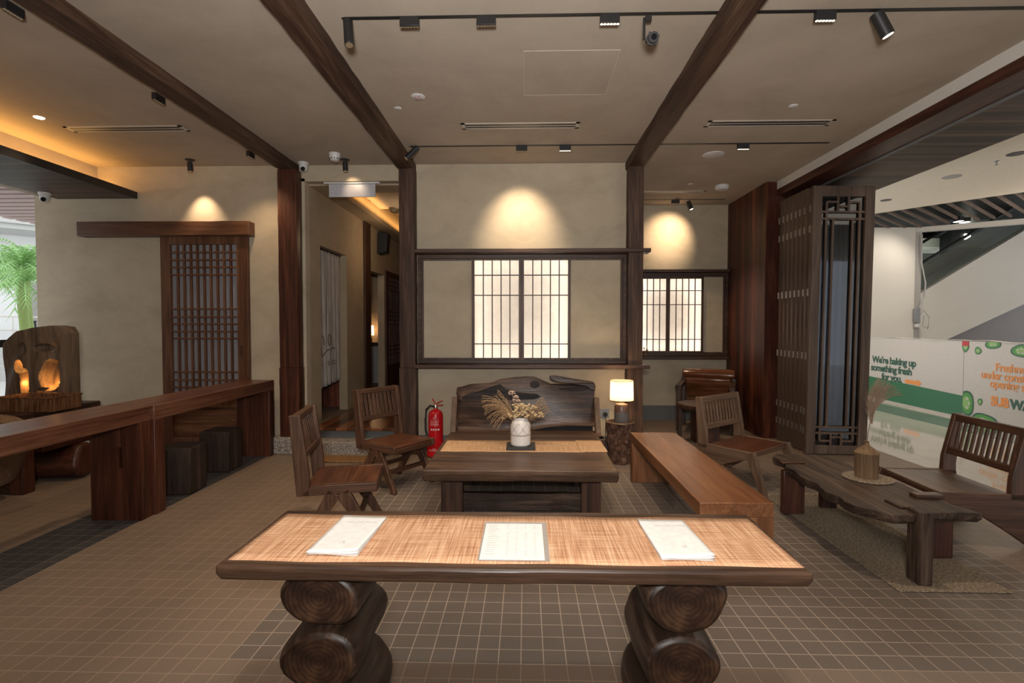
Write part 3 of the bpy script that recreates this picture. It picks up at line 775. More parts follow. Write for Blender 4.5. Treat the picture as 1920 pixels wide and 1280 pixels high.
t = disc('downlight', 'small round recessed downlight in the left ceiling', 'light', -4.37, 4.57, .04, .008, M_cell)
t = thing('smoke_detector', 'squat white detector in the alcove ceiling', 'detector', (2.62, 7.0, 3.35))
MB().lathe([(.09, 0), (.09, -.03), (.07, -.055)], n=24).build('housing', M_wplast, t)
t = thing('smoke_detector', 'white domed detector above the corridor lintel', 'detector', (-2.075, 5.60, 3.35))
MB().lathe([(.062, 0), (.06, -.03), (.045, -.075), (.02, -.085)], n=24).build('housing', M_wplast, t)
m = MB()
for k in range(10):
    a = k * PI / 5; m.box(.050 * math.cos(a) - .005, .050 * math.sin(a) - .005, -.066, .050 * math.cos(a) + .005, .050 * math.sin(a) + .005, -.054)
m.build('sensor_slots', M_black, t)
def camera_dome(x, y, z, lab, rz):
    t = thing('security_camera', lab, 'camera', (x, y, z), rz)
    MB().lathe([(.06, 0), (.058, -.018), (.046, -.03)], n=24).build('mount', M_wplast, t)
    MB().lathe([(.045, -.02), (.050, -.05), (.040, -.085), (.02, -.10)], n=24).build('eyeball', M_wplast, t)
    MB().cyl((0, -.02, -.07), (0, -.056, -.085), .024, n=18).build('lens', M_lens, t)
camera_dome(-2.55, 5.90, 3.35, 'white eyeball security camera at the top of the reddish post', 0.3)
camera_dome(-5.43, 5.72, 2.98, 'white eyeball security camera under the dark left soffit', 0.5)

def rail(x0, x1, y, lab):
    t = thing('track_rail', lab, 'light track', ((x0 + x1) / 2, y, 3.35), 0, 'black light tracks')
    w = (x1 - x0) / 2
    MB().box(-w, -.014, -.004, w, .014, 0).build('channel', M_black, t)
    MB().box(-w - .02, -.016, -.004, -w, .016, 0).build('end_cap', M_steel, t)
rail(-1.10, 3.255, 3.165, 'long black light track across the near ceiling')
rail(-1.20, 3.10, 5.40, 'thin black light track near the back wall')
rail(1.34, 2.95, 7.75, 'thin black light track in the alcove ceiling')
def linear(x, y, lab, lit, rz=0, s=1.0, zt=3.346):
    t = thing('track_light', lab, 'track light', (x, y, zt), rz, 'small box-shaped track lights')
    w = .058 * s
    MB().box(-w, -.017, -.055, w, .017, 0).build('housing', M_black, t, bev=.002)
    m = MB()
    for k in range(6):
        cx = -w + w * 2 * (k + .5) / 6
        m.lathe([(.0085 * s, -.0555), (.0085 * s, -.057)], (cx, 0, 0), 10)
    m.build('light_cells', M_cell if lit else M_cell2, t)
def spot(x, y, lab, target, r=.029, L=.17, lit=False, zt=3.346, base=False):
    t = thing('spotlight', lab, 'spotlight', (x, y, zt), 0, 'black cylinder spotlights')
    d = (Vector(target) - Vector((x, y, zt - .07))).normalized()
    c = Vector((0, 0, -.075))
    a = c - d * L * .45; b = c + d * L * .55
    MB().cyl(a, b, r, n=20).build('barrel', M_black, t, bev=.002)
    MB().cyl((0, 0, 0), (0, 0, -.06), .006, n=8).build('stem', M_black, t)
    MB().cyl(b, b + d * .002, r * .8, n=18).build('lens', M_cell if lit else M_cell2, t)
    if base: MB().lathe([(.05, 0), (.05, -.008)], n=20).build('ceiling_rose', M_black, t)
linear(-0.705, 3.165, 'first box light from the left on the near track', False)
linear(-0.239, 3.165, 'second box light from the left on the near track', False)
linear(0.505, 3.165, 'box light on the near track beside the projector', True)
linear(1.78, 3.165, 'lit box light on the near track right of the right beam', True)
linear(-0.041, 5.40, 'unlit box light on the back track over the big paper window', False)
linear(0.409, 5.40, 'lit box light on the back track over the big paper window', True)
linear(2.232, 5.40, 'box light on the back track right of the right beam', True)
linear(2.22, 7.75, 'box light on the alcove track', False)
linear(-2.98, 4.16, 'box light tucked against the left beam, nearer one', False, PI / 2, zt=3.35)
linear(-2.97, 5.54, 'box light tucked against the left beam, farther one', False, PI / 2, zt=3.35)
linear(-2.99, 2.98, 'box light tucked against the left beam, nearest to the camera', False, PI / 2, zt=3.35)
spot(-1.08, 3.165, 'cylinder spotlight at the left end of the near track', (-0.98, 3.0, 2.4))
spot(2.11, 3.165, 'tilted cylinder spotlight at the right of the near track', (2.75, 3.1, 2.0), .036, .15, True)
spot(-1.17, 5.35, 'cylinder spotlight by the second beam on the back track', (-1.7, 5.2, 2.7), lit=False)
spot(-3.78, 5.76, 'black spotlight above the sliding lattice door', (-3.74, 5.78, 2.4), .028, .10, base=True, zt=3.35)
spot(-2.03, 5.80, 'black spotlight in front of the corridor lintel', (-2.0, 5.82, 2.4), .028, .10, base=True, zt=3.35)
spot(1.72, 7.75, 'left cylinder spotlight on the alcove track', (1.74, 7.6, 2.4), .03, .13, True)
spot(2.43, 7.75, 'right tilted cylinder spotlight on the alcove track', (2.7, 7.6, 2.5), .03, .13, True)
t = thing('gobo_projector', 'black pattern projector on a bracket on the near track', 'projector', (0.735, 3.165, 3.334))
MB().box(-.018, -.015, -.03, .018, .015, 0).build('adapter', M_black, t)
MB().box(-.03, -.006, -.14, -.018, .006, -.01).build('bracket', M_black, t)
MB().cyl((.02, .03, -.13), (.02, -.06, -.155), .030, n=20).cyl((.02, -.01, -.142), (.02, -.03, -.148), .036, n=20).build('barrel', M_black, t)
MB().cyl((.02, -.06, -.155), (.02, -.064, -.156), .017, n=16).build('lens', M_lens, t)
m = MB()
for k in range(4):
    a = k * PI / 2 + .4; m.cyl((.02 + .03 * math.cos(a), -.02, -.145 + .03 * math.sin(a)), (.02 + .046 * math.cos(a), -.02, -.145 + .046 * math.sin(a)), .004, n=8)
m.build('shutter_knobs', M_black, t)
# LED strip lying on the left soffit, washing the ceiling edge
t = MB((-4.95, 3, 3.005)).box(-4.955, -1.5, 3.002, -4.945, 5.95, 3.008).build('led_tape', M_bulb, loc=(-4.95, 3, 3.005))
tag(t, 'warm light tape hidden on top of the dark left soffit', 'light strip')
lamp('AREA', 'cove_led', (-4.95, 2.3, 3.02), 34, (1.0, 0.50, 0.12), None, .03, size_y=7.3).rotation_euler = (R(180), 0, 0)
# ------------------------------------------------------------------ furniture
def live_outline(x0, x1, y0, y1, n=26, amp=0.01, seed=1, ends=0.004, back=True):
    r = random.Random(seed); pts = []
    ph = [r.uniform(0, 6.28) for _ in range(6)]
    def w(t, o): return amp * (.5 * math.sin(t * 7 + ph[o]) + .3 * math.sin(t * 17 + ph[o + 1]) + .3 * math.sin(t * 31 + ph[o + 2]))
    for i in range(n + 1):
        t = i / n; pts.append((x0 + (x1 - x0) * t, y0 + w(t, 0)))
    for i in range(1, 6): pts.append((x1 + r.uniform(-ends, ends), y0 + (y1 - y0) * i / 6))
    for i in range(n + 1):
        t = 1 - i / n; pts.append((x0 + (x1 - x0) * t, y1 + (w(t, 3) if back else 0)))
    for i in range(1, 6): pts.append((x0 + r.uniform(-ends, ends), y1 + (y0 - y1) * i / 6))
    return pts
def slab(pts, zb, zt, under=0.985, undercut=0.012):
    # plank with a slightly different lower outline, so the edge is not a clean cut
    mb = MB(); n = len(pts)
    cx = sum(p[0] for p in pts) / n; cy = sum(p[1] for p in pts) / n
    rr = random.Random(n)
    lo = [(cx + (p[0] - cx) * under, cy + (p[1] - cy) * under, zb) for p in pts]
    mi = [(p[0] + rr.uniform(-.002, .002), p[1] + rr.uniform(-.002, .002), zb + (zt - zb) * .45) for p in pts]
    hi = [(p[0], p[1], zt) for p in pts]
    vs = lo + mi + hi
    fs = [tuple(range(n))[::-1], tuple(range(2 * n, 3 * n))]
    for b in (0, n): fs += [(b + i, b + (i + 1) % n, b + n + (i + 1) % n, b + n + i) for i in range(n)]
    return mb.add(vs, fs)
def log(a, b, rx, rz, seed, flatz=None, nring=14, n=30):
    # log lying between a and b, with its own bulges; material 0 bark side, 1 ring ends
    r = random.Random(seed); a = Vector(a); b = Vector(b)
    d = (b - a).normalized(); up = Vector((0, 0, 1)); x = d.cross(up).normalized(); y = up
    ph = [r.uniform(0, 6.28) for _ in range(6)]
    mb = MB(); vs = []
    for j in range(nring + 1):
        t = j / nring; p = a.lerp(b, t)
        e = 1 - 0.10 * (abs(2 * t - 1) ** 8)
        for i in range(n):
            q = 2 * PI * i / n
            k = 1 + .045 * math.sin(2 * q + ph[0]) + .035 * math.sin(3 * q + ph[1] + t * 1.3) + .02 * math.sin(5 * q + ph[2] + 2 * t) + .02 * math.sin(9 * t + ph[3]) + .006 * math.sin(11 * q + 5 * t)
            vs.append(p + x * math.cos(q) * rx * k * e + y * math.sin(q) * rz * k * e)
    mb.add(vs, [(j * n + i, j * n + (i + 1) % n, (j + 1) * n + (i + 1) % n, (j + 1) * n + i) for j in range(nring) for i in range(n)], 0)
    mb.f.append(list(range(n))[::-1]); mb.mi.append(1)
    mb.f.append([nring * n + i for i in range(n)]); mb.mi.append(1)
    return mb

# front table ----------------------------------------------------
t = thing('plank_table', 'long foreground plank table on stacked logs with straw runner and menus', 'table', (-0.04, 1.75, 0))
P_ = [(p[0], p[1]) for p in live_outline(-0.903, 0.893, -0.235, 0.245, 60, .004, 3)]
slab(P_, .703, .75).build('tabletop', wood('table', 'x'), t, bev=.009, seg=3)
for sx, seed in ((-.617, 11), (.547, 23)):
    for k, (zc, rx, rz, dx) in enumerate(((.608, .134, .100, .0), (.400, .130, .105, -.004 if sx < 0 else -.012), (.170, .150, .155, .0))):
        lo = log((0, -.155, 0), (0, .215, 0), rx, rz, seed + k * 3).build('leg_log', [wood('drift', 'y'), M_ring], t, bev=.012, loc=(sx + dx, 0, zc))
for s in (-.617, .547):
    MB().box(s - .12, -.14, .69, s + .10, .20, .705).build('support_block', wood('red', 'x'), t)
cb = live_outline(-.55, .45, -.02, .06, 20, .006, 9)
slab(cb, .655, .702).build('cross_beam', wood('red', 'x'), t, bev=.01)

def runner(name, lab, grp, x0, x1, y0, y1, z, mat, drop=0.0, seed=1):
    r = random.Random(seed)
    def f(u, v):
        x = x0 + (x1 - x0) * u; y = y0 + (y1 - y0) * v
        e = .0035 * math.sin(u * 23 + seed) * (1 if v in (0, 1) else .0)
        zz = z + .0012 * (1 + math.sin(x * 17 + 3 * y)) * .5
        return (x, y + e, zz)
    o = MB(((x0 + x1) / 2, (y0 + y1) / 2, z)).grid(f, 90, 8).build(name, mat, loc=((x0 + x1) / 2, (y0 + y1) / 2, z))
    m = o.modifiers.new('solid', 'SOLIDIFY'); m.thickness = .003; m.offset = 1
    return tag(o, lab, 'table runner', grp)
runner('table_runner', 'wide straw runner covering the foreground table under the menus', None, -0.922, 0.838, 1.552, 1.945, .7505, M_runner)

def menu(cx, cy, rz, lab, w=.165, l=.318, hinge=1):
    t = thing('menu_booklet', lab, 'menu', (cx, cy, .7550), rz, 'folded paper menus')
    for k, (m, dz) in enumerate(((M_paper2, .0), (M_paper, .0035), (M_paper, .0065))):
        def f(u, v, k=k, dz=dz):
            x = -w / 2 + w * u; y = -l / 2 + l * v
            lift = (k * .0045) * (u if hinge > 0 else 1 - u) * (1 - v) ** 1.5
            return (x, y, dz + lift + .002 * math.sin(u * 5 + k) * (1 - v) + .0025 * max(0, v - .85) * 6 * (1 - u) ** 3)
        o = MB().grid(f, 12, 12).build('cover_page' if k == 2 else 'inner_page', m, t)
        s = o.modifiers.new('solid', 'SOLIDIFY'); s.thickness = .0008
    return t
m1 = menu(-.607, 1.745, R(-1.5), 'folded white menu at the left of the foreground table')
m2 = menu(.500, 1.738, R(1.0), 'folded white menu at the right of the foreground table')
for m in (m1, m2):
    text_mesh('menu_title', 'SERVICE MENU', M_ink, m, (.012, .082, .0125), (0, 0, 0), .0115, space=1.5, align='CENTER', ext=.0002)
    k_ = MB()
    for p_ in ([(-.008, .008), (-.004, .009), (-.002, .004)], [(.004 + .003 * math.cos(q), .006 + .004 * math.sin(q)) for q in [i * .7 for i in range(10)]], [(-.010, -.001), (-.009, -.006), (-.003, -.003), (.004, -.002), (.010, -.004)]):
        k_.tube([(.010 + u, -.095 + v, .0158) for u, v in p_], .0006, 5)
    k_.build('menu_mark', M_ink, m)
t = thing('laminated_menu', 'laminated white price sheet lying between the two folded menus', 'menu', (-.036, 1.715, .7550))
def clear_plastic():
    m, nt, bs = new_mat('clear_laminate')
    bs.inputs['Base Color'].default_value = (.50, .47, .44, 1); bs.inputs['Roughness'].default_value = .22; bs.inputs['Alpha'].default_value = .55
    n = nd(nt, 'ShaderNodeTexNoise', Scale=30.0); nt.links.new(coords(nt), n.inputs['Vector']); bump(nt, bs, n.outputs['Fac'], .1, .002)
    return m
MB().box(-.112, -.153, 0, .112, .160, .0012).build('plastic_sleeve', clear_plastic(), t)
MB().box(-.106, -.150, .0014, .096, .138, .0026).build('price_sheet', M_paper, t)
m = MB(); rr = random.Random(4)
for r_ in range(15):
    y = .120 - r_ * .0168
    m.box(-.092, y, .0026, -.092 + rr.uniform(.025, .045), y + .0035, .0028)
    for cx in (-.028, .002, .033, .064):
        if r_ != 3: m.box(cx, y, .0026, cx + .009, y + .0035, .0028)
o = m.build('printed_rows', M_ink, t); o['kind'] = 'stuff'

# centre table ---------------------------------------------------
t = thing('coffee_table', 'low live-edge table in the middle with vase and pale runner', 'table', (-.02, 4.37, 0))
slab(live_outline(-.735, .70, -.635, .635, 40, .010, 5), .335, .42, .99).build('tabletop', wood('table', 'x'), t, bev=.008)
for sx in (-.565, .53):
    for sy in (-.345, .40):
        MB().box(sx - .075, sy - .05, 0, sx + .095 * (1 if sx < 0 else .8), sy + .05, .34).build('leg', wood('dark', 'z'), t, bev=.008)
slab(live_outline(-.50, .47, -.36, -.30, 24, .012, 8), .03, .16).build('stretcher_log', wood('drift', 'x'), t, bev=.012)
slab(live_outline(-.50, .47, .36, .44, 24, .012, 18), .08, .19).build('stretcher_log', wood('drift', 'x'), t, bev=.012)
runner('table_runner', 'pale straw runner under the white vase on the middle table', None, -.722, .50, 4.30, 4.722, .4205, M_runner2, seed=2)
runner('table_runner', 'short pale straw piece overlapping the right end of the middle runner', None, .46, .690, 4.305, 4.735, .4245, M_runner2, seed=3)
o = MB((-.04, 4.44, .4245)).box(-.163, 4.335, .4245, .085, 4.565, .4455).build('slate_tray', M_slate, loc=(-.04, 4.44, .4245), bev=.002)
tag(o, 'square black slate tray under the white vase', 'tray')
t = thing('ceramic_vase', 'white ceramic vase with twine net on a slate tray', 'vase', (-.042, 4.45, .446))
MB().lathe([(.078, 0), (.086, .01), (.088, .10), (.086, .175), (.074, .205), (.062, .218), (.064, .240), (.060, .242), (.056, .20), (.07, .05)], n=40).build('vase_body', M_cer, t)
m = MB()
for zc in (.092, .098): m.tube([(.089 * math.cos(a * PI / 18), .089 * math.sin(a * PI / 18), zc) for a in range(37)], .0014, 5)
for k in range(7):
    for s in (1, -1):
        pts = []
        for i in range(9):
            a = 2 * PI * (k + s * i / 8 * 1.0) / 7; z = .098 + .10 * i / 8
            rr_ = .0885 if z < .175 else .0885 - (z - .175) * .40
            pts.append((rr_ * math.cos(a), rr_ * math.sin(a), z))
        m.tube(pts, .0011, 5)
m.build('twine_net', M_twine, t)
# dried bouquet
t = thing('dried_bouquet', 'dried bouquet of pampas plumes and small cream blooms in the white vase', 'flowers', (-.042, 4.45, .60))
def plume(p0, p1, bend, mb, n=46, spread=.05, r0=.0018, fall=.5, L=.055, seed=0, hr=.0014):
    r = random.Random(seed); p0 = Vector(p0); p1 = Vector(p1); pts = []
    for i in range(13):
        u = i / 12; pts.append(p0.lerp(p1, u) + Vector(bend) * math.sin(PI * u * .9) )
    mb.tube(pts, r0, 5, taper=.4)
    for k in range(n):
        u = .35 + .65 * (k / n); i = min(11, int(u * 12)); p = pts[i].lerp(pts[i + 1], u * 12 - i)
        d = (pts[i + 1] - pts[i]).normalized()
        s = Vector((r.uniform(-1, 1), r.uniform(-.6, .6), r.uniform(-1, .7)))
        s = (s - d * s.dot(d)).normalized()
        q = d * (.75) + s * r.uniform(.15, .55)
        ln = L * r.uniform(.6, 1.1) * (1.1 - .5 * abs(u - .6))
        mb.tube([p, p + q * ln * .5, p + q * ln + Vector((0, 0, -fall * ln * .4))], hr, 4, taper=.3)
m = MB()
for k in range(7):
    plume((0, 0, -.02), (-.20 - .012 * k + .01 * random.random(), -.02 + .01 * k, .32 - .025 * k), (.02, 0, .01), m, 34, L=.05, seed=k)
m.build('pampas_plumes', M_straw, t)
m = MB()
for k in range(17):
    a = k / 16
    ex = -.345 + .06 * a + random.uniform(-.01, .01); ez = .235 - .30 * a + random.uniform(-.01, .01)
    ex += .16 * max(0, a - .55); 
    plume((0, 0, 0), (ex, -.06 + .12 * random.random(), ez), (.0, 0, .09 + .05 * a), m, 26, L=.028, r0=.0024, fall=1.2, seed=20 + k)
m.build('palm_grass_fans', M_straw, t)
m = MB()
for k in range(6):
    plume((0, 0, 0), (.19 + .012 * k, -.02, .255 - .025 * k), (-.01, 0, .02), m, 34, L=.05, seed=50 + k)
m.build('wheat_plumes', M_straw, t)
m = MB(); st = MB(); rb = random.Random(5)
for k in range(95):
    x = rb.gauss(.03, .062); y = rb.uniform(-.075, .06); z = .155 + rb.uniform(-.045, .055) - abs(x) * .25
    st.tube([(x * .2, y * .2, .02), (x, y, z)], .0012, 4)
    for q in range(3):
        m.lathe([(.003, -.008), (.0105, -.001), (.008, .005), (.002, .008)], (x + rb.uniform(-.01, .01), y + rb.uniform(-.01, .01), z + rb.uniform(-.008, .008)), 7)
o = m.build('small_blooms', M_bloom, t); o['kind'] = 'stuff'
st.build('stems', M_stem, t)
for (x, z, r_) in ((-.075, .295, .030), (-.04, .262, .022), (-.02, .232, .017), (-.055, .238, .014)):
    m = MB()
    for q in range(60):
        a = rb.uniform(0, 6.28); e = rb.uniform(-.3, 1.5)
        d = Vector((math.cos(a) * math.cos(e), math.sin(a) * math.cos(e), math.sin(e) * .7)) * r_
        m.lathe([(.001, -.004), (.0045, 0), (.001, .004)], Vector((x, -.02, z)) + d, 6)
    m.tube([(0, 0, .05), (x * .6, -.01, z * .6), (x, -.02, z)], .0015, 5)
    m.build('round_bloom_head', M_bloom2, t)

# back bench -----------------------------------------------------
t = thing('backed_bench', 'dark driftwood bench with live-edge back under the big window', 'bench', (0, 5.3, 0))
up = [(-.746, .807), (-.70, .812), (-.603, .842), (-.50, .85), (-.40, .855), (-.344, .866), (-.30, .888), (-.259, .90), (-.116, .918), (0, .925), (.084, .924), (.12, .915), (.153, .901), (.20, .880), (.244, .862), (.278, .848), (.426, .845), (.568, .842), (.66, .838), (.74, .835), (.752, .80), (.750, .743), (.752, .60), (.746, .405), (.60, .41), (.428, .409), (.26, .395), (.085, .362), (-.1, .345), (-.374, .33), (-.55, .328), (-.731, .334), (-.745, .36), (-.735, .45), (-.748, .60), (-.738, .70), (-.755, .75)]
def backslab():
    mb = MB(); n = len(up); cx, cz = 0, .62
    def ly(z): return .235 + (z - .33) * .14
    f = [(x, ly(z) - .028, z) for x, z in up]; fi = [(cx + (x - cx) * .965, ly(z) - .042, cz + (z - cz) * .93) for x, z in up]
    b = [(x, ly(z) + .03, z) for x, z in up]
    vs = fi + f + b; fs = []
    for q in (0, n): fs += [(q + i, q + (i + 1) % n, q + n + (i + 1) % n, q + n + i) for i in range(n)]
    fs.append(tuple(range(2 * n, 3 * n)))
    mb.add(vs, fs)
    # knotty front
    gx, gz = 64, 26
    # fan rows across the outline
    def span(z):
        xsn = []
        pts = [(cx + (x - cx) * .965, cz + (zz - cz) * .93) for x, zz in up]
        for i in range(n):
            (x0, z0), (x1, z1) = pts[i], pts[(i + 1) % n]
            if (z0 - z) * (z1 - z) < 0: xsn.append(x0 + (x1 - x0) * (z - z0) / (z1 - z0))
        return (min(xsn), max(xsn)) if xsn else (0, 0)
    mb.f.append(list(range(n))); mb.mi.append(0)
    return mb
backslab().build('backrest', wood('backrest', 'x'), t, bev=.006)
m = MB()   # raised branch at the top right
br = [(.258, .925), (.275, .942), (.31, .945), (.42, .925), (.55, .900), (.66, .885), (.738, .872), (.756, .83), (.752, .78), (.70, .79), (.66, .822), (.60, .838), (.50, .850), (.42, .862), (.33, .876), (.275, .898)]
m.prism(br, .235, .325, 'y'); m.build('branch', wood('backrest', 'x'), t, bev=.010, seg=3)
m = MB()   # flush patch with a hollow's shade in its colour, upper left; split at right
ch = [(-.70, .70), (-.64, .735), (-.52, .765), (-.42, .80), (-.33, .835), (-.27, .85), (-.22, .80), (-.12, .765), (.0, .755), (.12, .745), (.17, .715), (.10, .68), (-.05, .672), (-.2, .655), (-.38, .64), (-.55, .635), (-.66, .655)]
m.prism(ch, .243, .262, 'y'); m.build('shaded_hollow_patch', wood('near_black', 'x'), t, bev=.012)
sp_ = [(.36, .80), (.46, .812), (.60, .815), (.70, .80), (.64, .785), (.50, .782)]
MB().prism(sp_, .243, .262, 'y').build('split', wood('near_black', 'x'), t, bev=.004)  # dark strip painting the shaded gap under the branch
m = MB()   # knot hollow rim and dark split
kn = [(.10 + .05 * math.cos(a), .845 + .038 * math.sin(a)) for a in [i * PI / 9 for i in range(18)]]
m.prism(kn, .256, .285, 'y'); m.build('knot', wood('near_black', 'z'), t, bev=.006)
m = MB()
ed = [(-.73, .332), (-.55, .325), (-.37, .328), (-.1, .345), (.085, .362), (.26, .392), (.43, .408), (.74, .406), (.74, .43), (.55, .442), (.43, .438), (.2, .420), (.05, .400), (-.15, .385), (-.3, .375), (-.5, .395), (-.73, .40)]
m.prism(ed, .185, .215, 'y'); m.build('sapwood_edge', wood('pale', 'x'), t, bev=.008)
for s in (-1, 1):
    m = MB(); X = s * .765
    m.prism([(-.02, 0), (.07, 0), (.16, .36), (.29, .705), (.235, .71), (.10, .42)], X - .028, X + .028, 'x')
    m.build('side_post', wood('pale', 'z'), t, bev=.006)
    MB().box(X - .03, -.20, 0, X + .03, -.10, .36).build('leg', wood('dark', 'z'), t, bev=.006)
MB().box(-.73, .27, .30, .73, .295, .50).build('gap_shade_board', wood('near_black', 'x'), t)  # added dark board, stands in for the shadow below the backrest
slab(live_outline(-.79, .79, -.23, .20, 30, .01, 6), .30, .36).build('seat', wood('table', 'x'), t, bev=.008)

# stump, lamp, socket, extinguisher --------------------------------
t = thing('stump_table', 'knobbly burl stump side table carrying the lit lamp', 'side table', (1.03, 5.60, 0))
m = MB(); n = 44; rings = 26; vs = []
for j in range(rings + 1):
    z = .435 * j / rings
    for i in range(n):
        a = 2 * PI * i / n
        r_ = .143 + .004 * math.sin(j * .5 + 1) + .006 * math.sin(3 * a + .25 * j) + .005 * math.sin(7 * a - .6 * j) + rb.uniform(-.0035, .0035)
        if j > rings - 3: r_ += .006
        if j < 3: r_ -= .012 * (3 - j) / 3
        vs.append((r_ * math.cos(a), r_ * math.sin(a), z))
m.add(vs, [(j * n + i, j * n + (i + 1) % n, (j + 1) * n + (i + 1) % n, (j + 1) * n + i) for j in range(rings) for i in range(n)] + [tuple(range(n))[::-1]], 0)
m.build('stump_body', M_bark, t)
MB().lathe([(.150, .425), (.157, .437), (.150, .442)], n=44).build('stump_top', wood('pale', 'x'), t)
t = thing('table_lamp', 'lit table lamp with white drum shade and two-tone base on the stump', 'lamp', (1.045, 5.60, .442))
MB().lathe([(.074, 0), (.078, .01), (.078, .105)], n=36).build('lower_base', M_lampbase2, t)
MB().lathe([(.078, .105), (.077, .165), (.064, .190), (.02, .20)], n=36).build('upper_base', M_lampbase, t)
MB().cyl((0, 0, .195), (0, 0, .25), .009, n=12).build('neck', M_steel, t)
sh = MB(); N = 48
vs = [(r_ * math.cos(2 * PI * i / N), r_ * math.sin(2 * PI * i / N), z) for r_, z in ((.126, .232), (.122, .448)) for i in range(N)]
sh.add(vs, [(i, (i + 1) % N, N + (i + 1) % N, N + i) for i in range(N)])
shade = sh.build('lamp_shade', M_shade, t)
m = MB()
for r_, z in ((.1265, .234), (.1225, .446)): m.tube([(r_ * math.cos(a * PI / 20), r_ * math.sin(a * PI / 20), z) for a in range(41)], .0022, 5)
a_ = R(-118); m.tube([(.127 * math.cos(a_), .127 * math.sin(a_), .234), (.1235 * math.cos(a_), .1235 * math.sin(a_), .446)], .0016, 5)
m.build('shade_trim', M_lampbase, shade)
lamp('POINT', 'table_lamp_bulb', (1.045, 5.60, .442 + .34), 7.5, (1.0, .72, .42), size=.028)
t = thing('power_socket', 'grey metal double wall socket beside the lamp', 'socket', (.905, 5.999, .465))
MB().box(-.072, -.010, -.052, .072, 0, .052).build('plate', M_grey, t, bev=.003)
MB().box(-.052, -.013, .015, -.036, -.010, .035).build('switch', M_wplast, t)
MB().cyl((.022, -.01, -.01), (.022, -.045, -.012), .026, n=20).build('plug', M_rubber, t, bev=.004)
MB().tube([(.022, -.045, -.012), (.024, -.06, -.06), (.020, -.05, -.20), (.022, -.05, -.43), (.05, -.12, -.46)], .0045, 8).build('power_cord', M_rubber, t)

t = thing('fire_extinguisher', 'red fire extinguisher on a red stand against the wall', 'fire extinguisher', (-1.02, 5.80, 0))
MB().lathe([(.100, 0), (.104, .03), (.100, .16), (.096, .162), (.080, .03)], n=32).build('stand', M_ext, t)
MB().lathe([(.07, .025), (.082, .04), (.083, .46), (.076, .495), (.055, .520), (.028, .532), (.022, .545)], n=36).build('cylinder', M_ext, t)
MB().lathe([(.0835, .335), (.0845, .34), (.0845, .35), (.0835, .355)], n=36).build('strap', M_ext, t)
MB().lathe([(.020, .54), (.020, .575), (.014, .59)], n=16).build('valve', M_steel, t)
MB().bar((-.01, 0, .575), (.085, -.02, .585), .020, .008).build('carry_handle', M_ext, t)
MB().bar((-.035, 0, .655), (-.005, -.0, .59), .020, .008).bar((-.005, 0, .59), (.08, -.02, .635), .020, .008).build('lever', M_ext, t)
MB().tube([(-.015, -.01, .565), (-.06, -.01, .575), (-.105, -.01, .53), (-.115, -.012, .42), (-.112, -.015, .30), (-.095, -.02, .24)], .0115, 10).build('hose', M_rubber, t)
MB().lathe([(.1, -.001), (.105, -.001), (.105, .012), (.1, .012)], n=32).build('base_ring', M_rubber, t)
def curved_text(body, z, size, bold=0.0004, par=None):
    o = text_mesh('printed_text', body, M_print, par, (0, 0, 0), (0, 0, 0), size, bold, 1.05, 'CENTER', ext=.0001)
    for v in o.data.vertices:
        a = -PI / 2 + v.co.x / .084; zz = v.co.y
        v.co = Vector((.0845 * math.cos(a), .0845 * math.sin(a), z + zz))
    return o
curved_text('srl', .440, .030, .001, t)
curved_text('FIRE EXTINGUISHER', .418, .011, .0002, t)
m = MB()
for z in (.402, .388, .374, .362):
    for i in range(9):
        a = -PI / 2 + (-.05 + .011 * i) / .084; e = a + (.011 if (i + int(z * 1000)) % 4 else .007) / .084
        m.add([(.0848 * math.cos(a), .0848 * math.sin(a), z), (.0848 * math.cos(e), .0848 * math.sin(e), z), (.0848 * math.cos(e), .0848 * math.sin(e), z + .003), (.0848 * math.cos(a), .0848 * math.sin(a), z + .003)], [(0, 1, 2, 3)])
m.build('small_print', M_print, t)
m = MB()
for k in range(4):
    for i in range(4):
        a = -PI / 2 + (-.045 + k * .028 + .0045 * i) / .084
        m.add([(.0846 * math.cos(a), .0846 * math.sin(a), .305), (.0846 * math.cos(a + .045), .0846 * math.sin(a + .045), .305), (.0846 * math.cos(a + .045), .0846 * math.sin(a + .045), .325), (.0846 * math.cos(a), .0846 * math.sin(a), .325)], [(0, 1, 2, 3)])
m.build('pictograms', M_print, t)
for z, b_ in ((.092, 'FIRE'), (.076, 'EXTINGUISHER')):
    o = text_mesh('stand_text', b_, M_print, t, (0, 0, 0), (0, 0, 0), .019, .0006, 1.0, 'CENTER', ext=.0001)
    for v in o.data.vertices:
        a = -PI / 2 + v.co.x / .103; v.co = Vector((.1035 * math.cos(a), .1035 * math.sin(a), z + v.co.y))

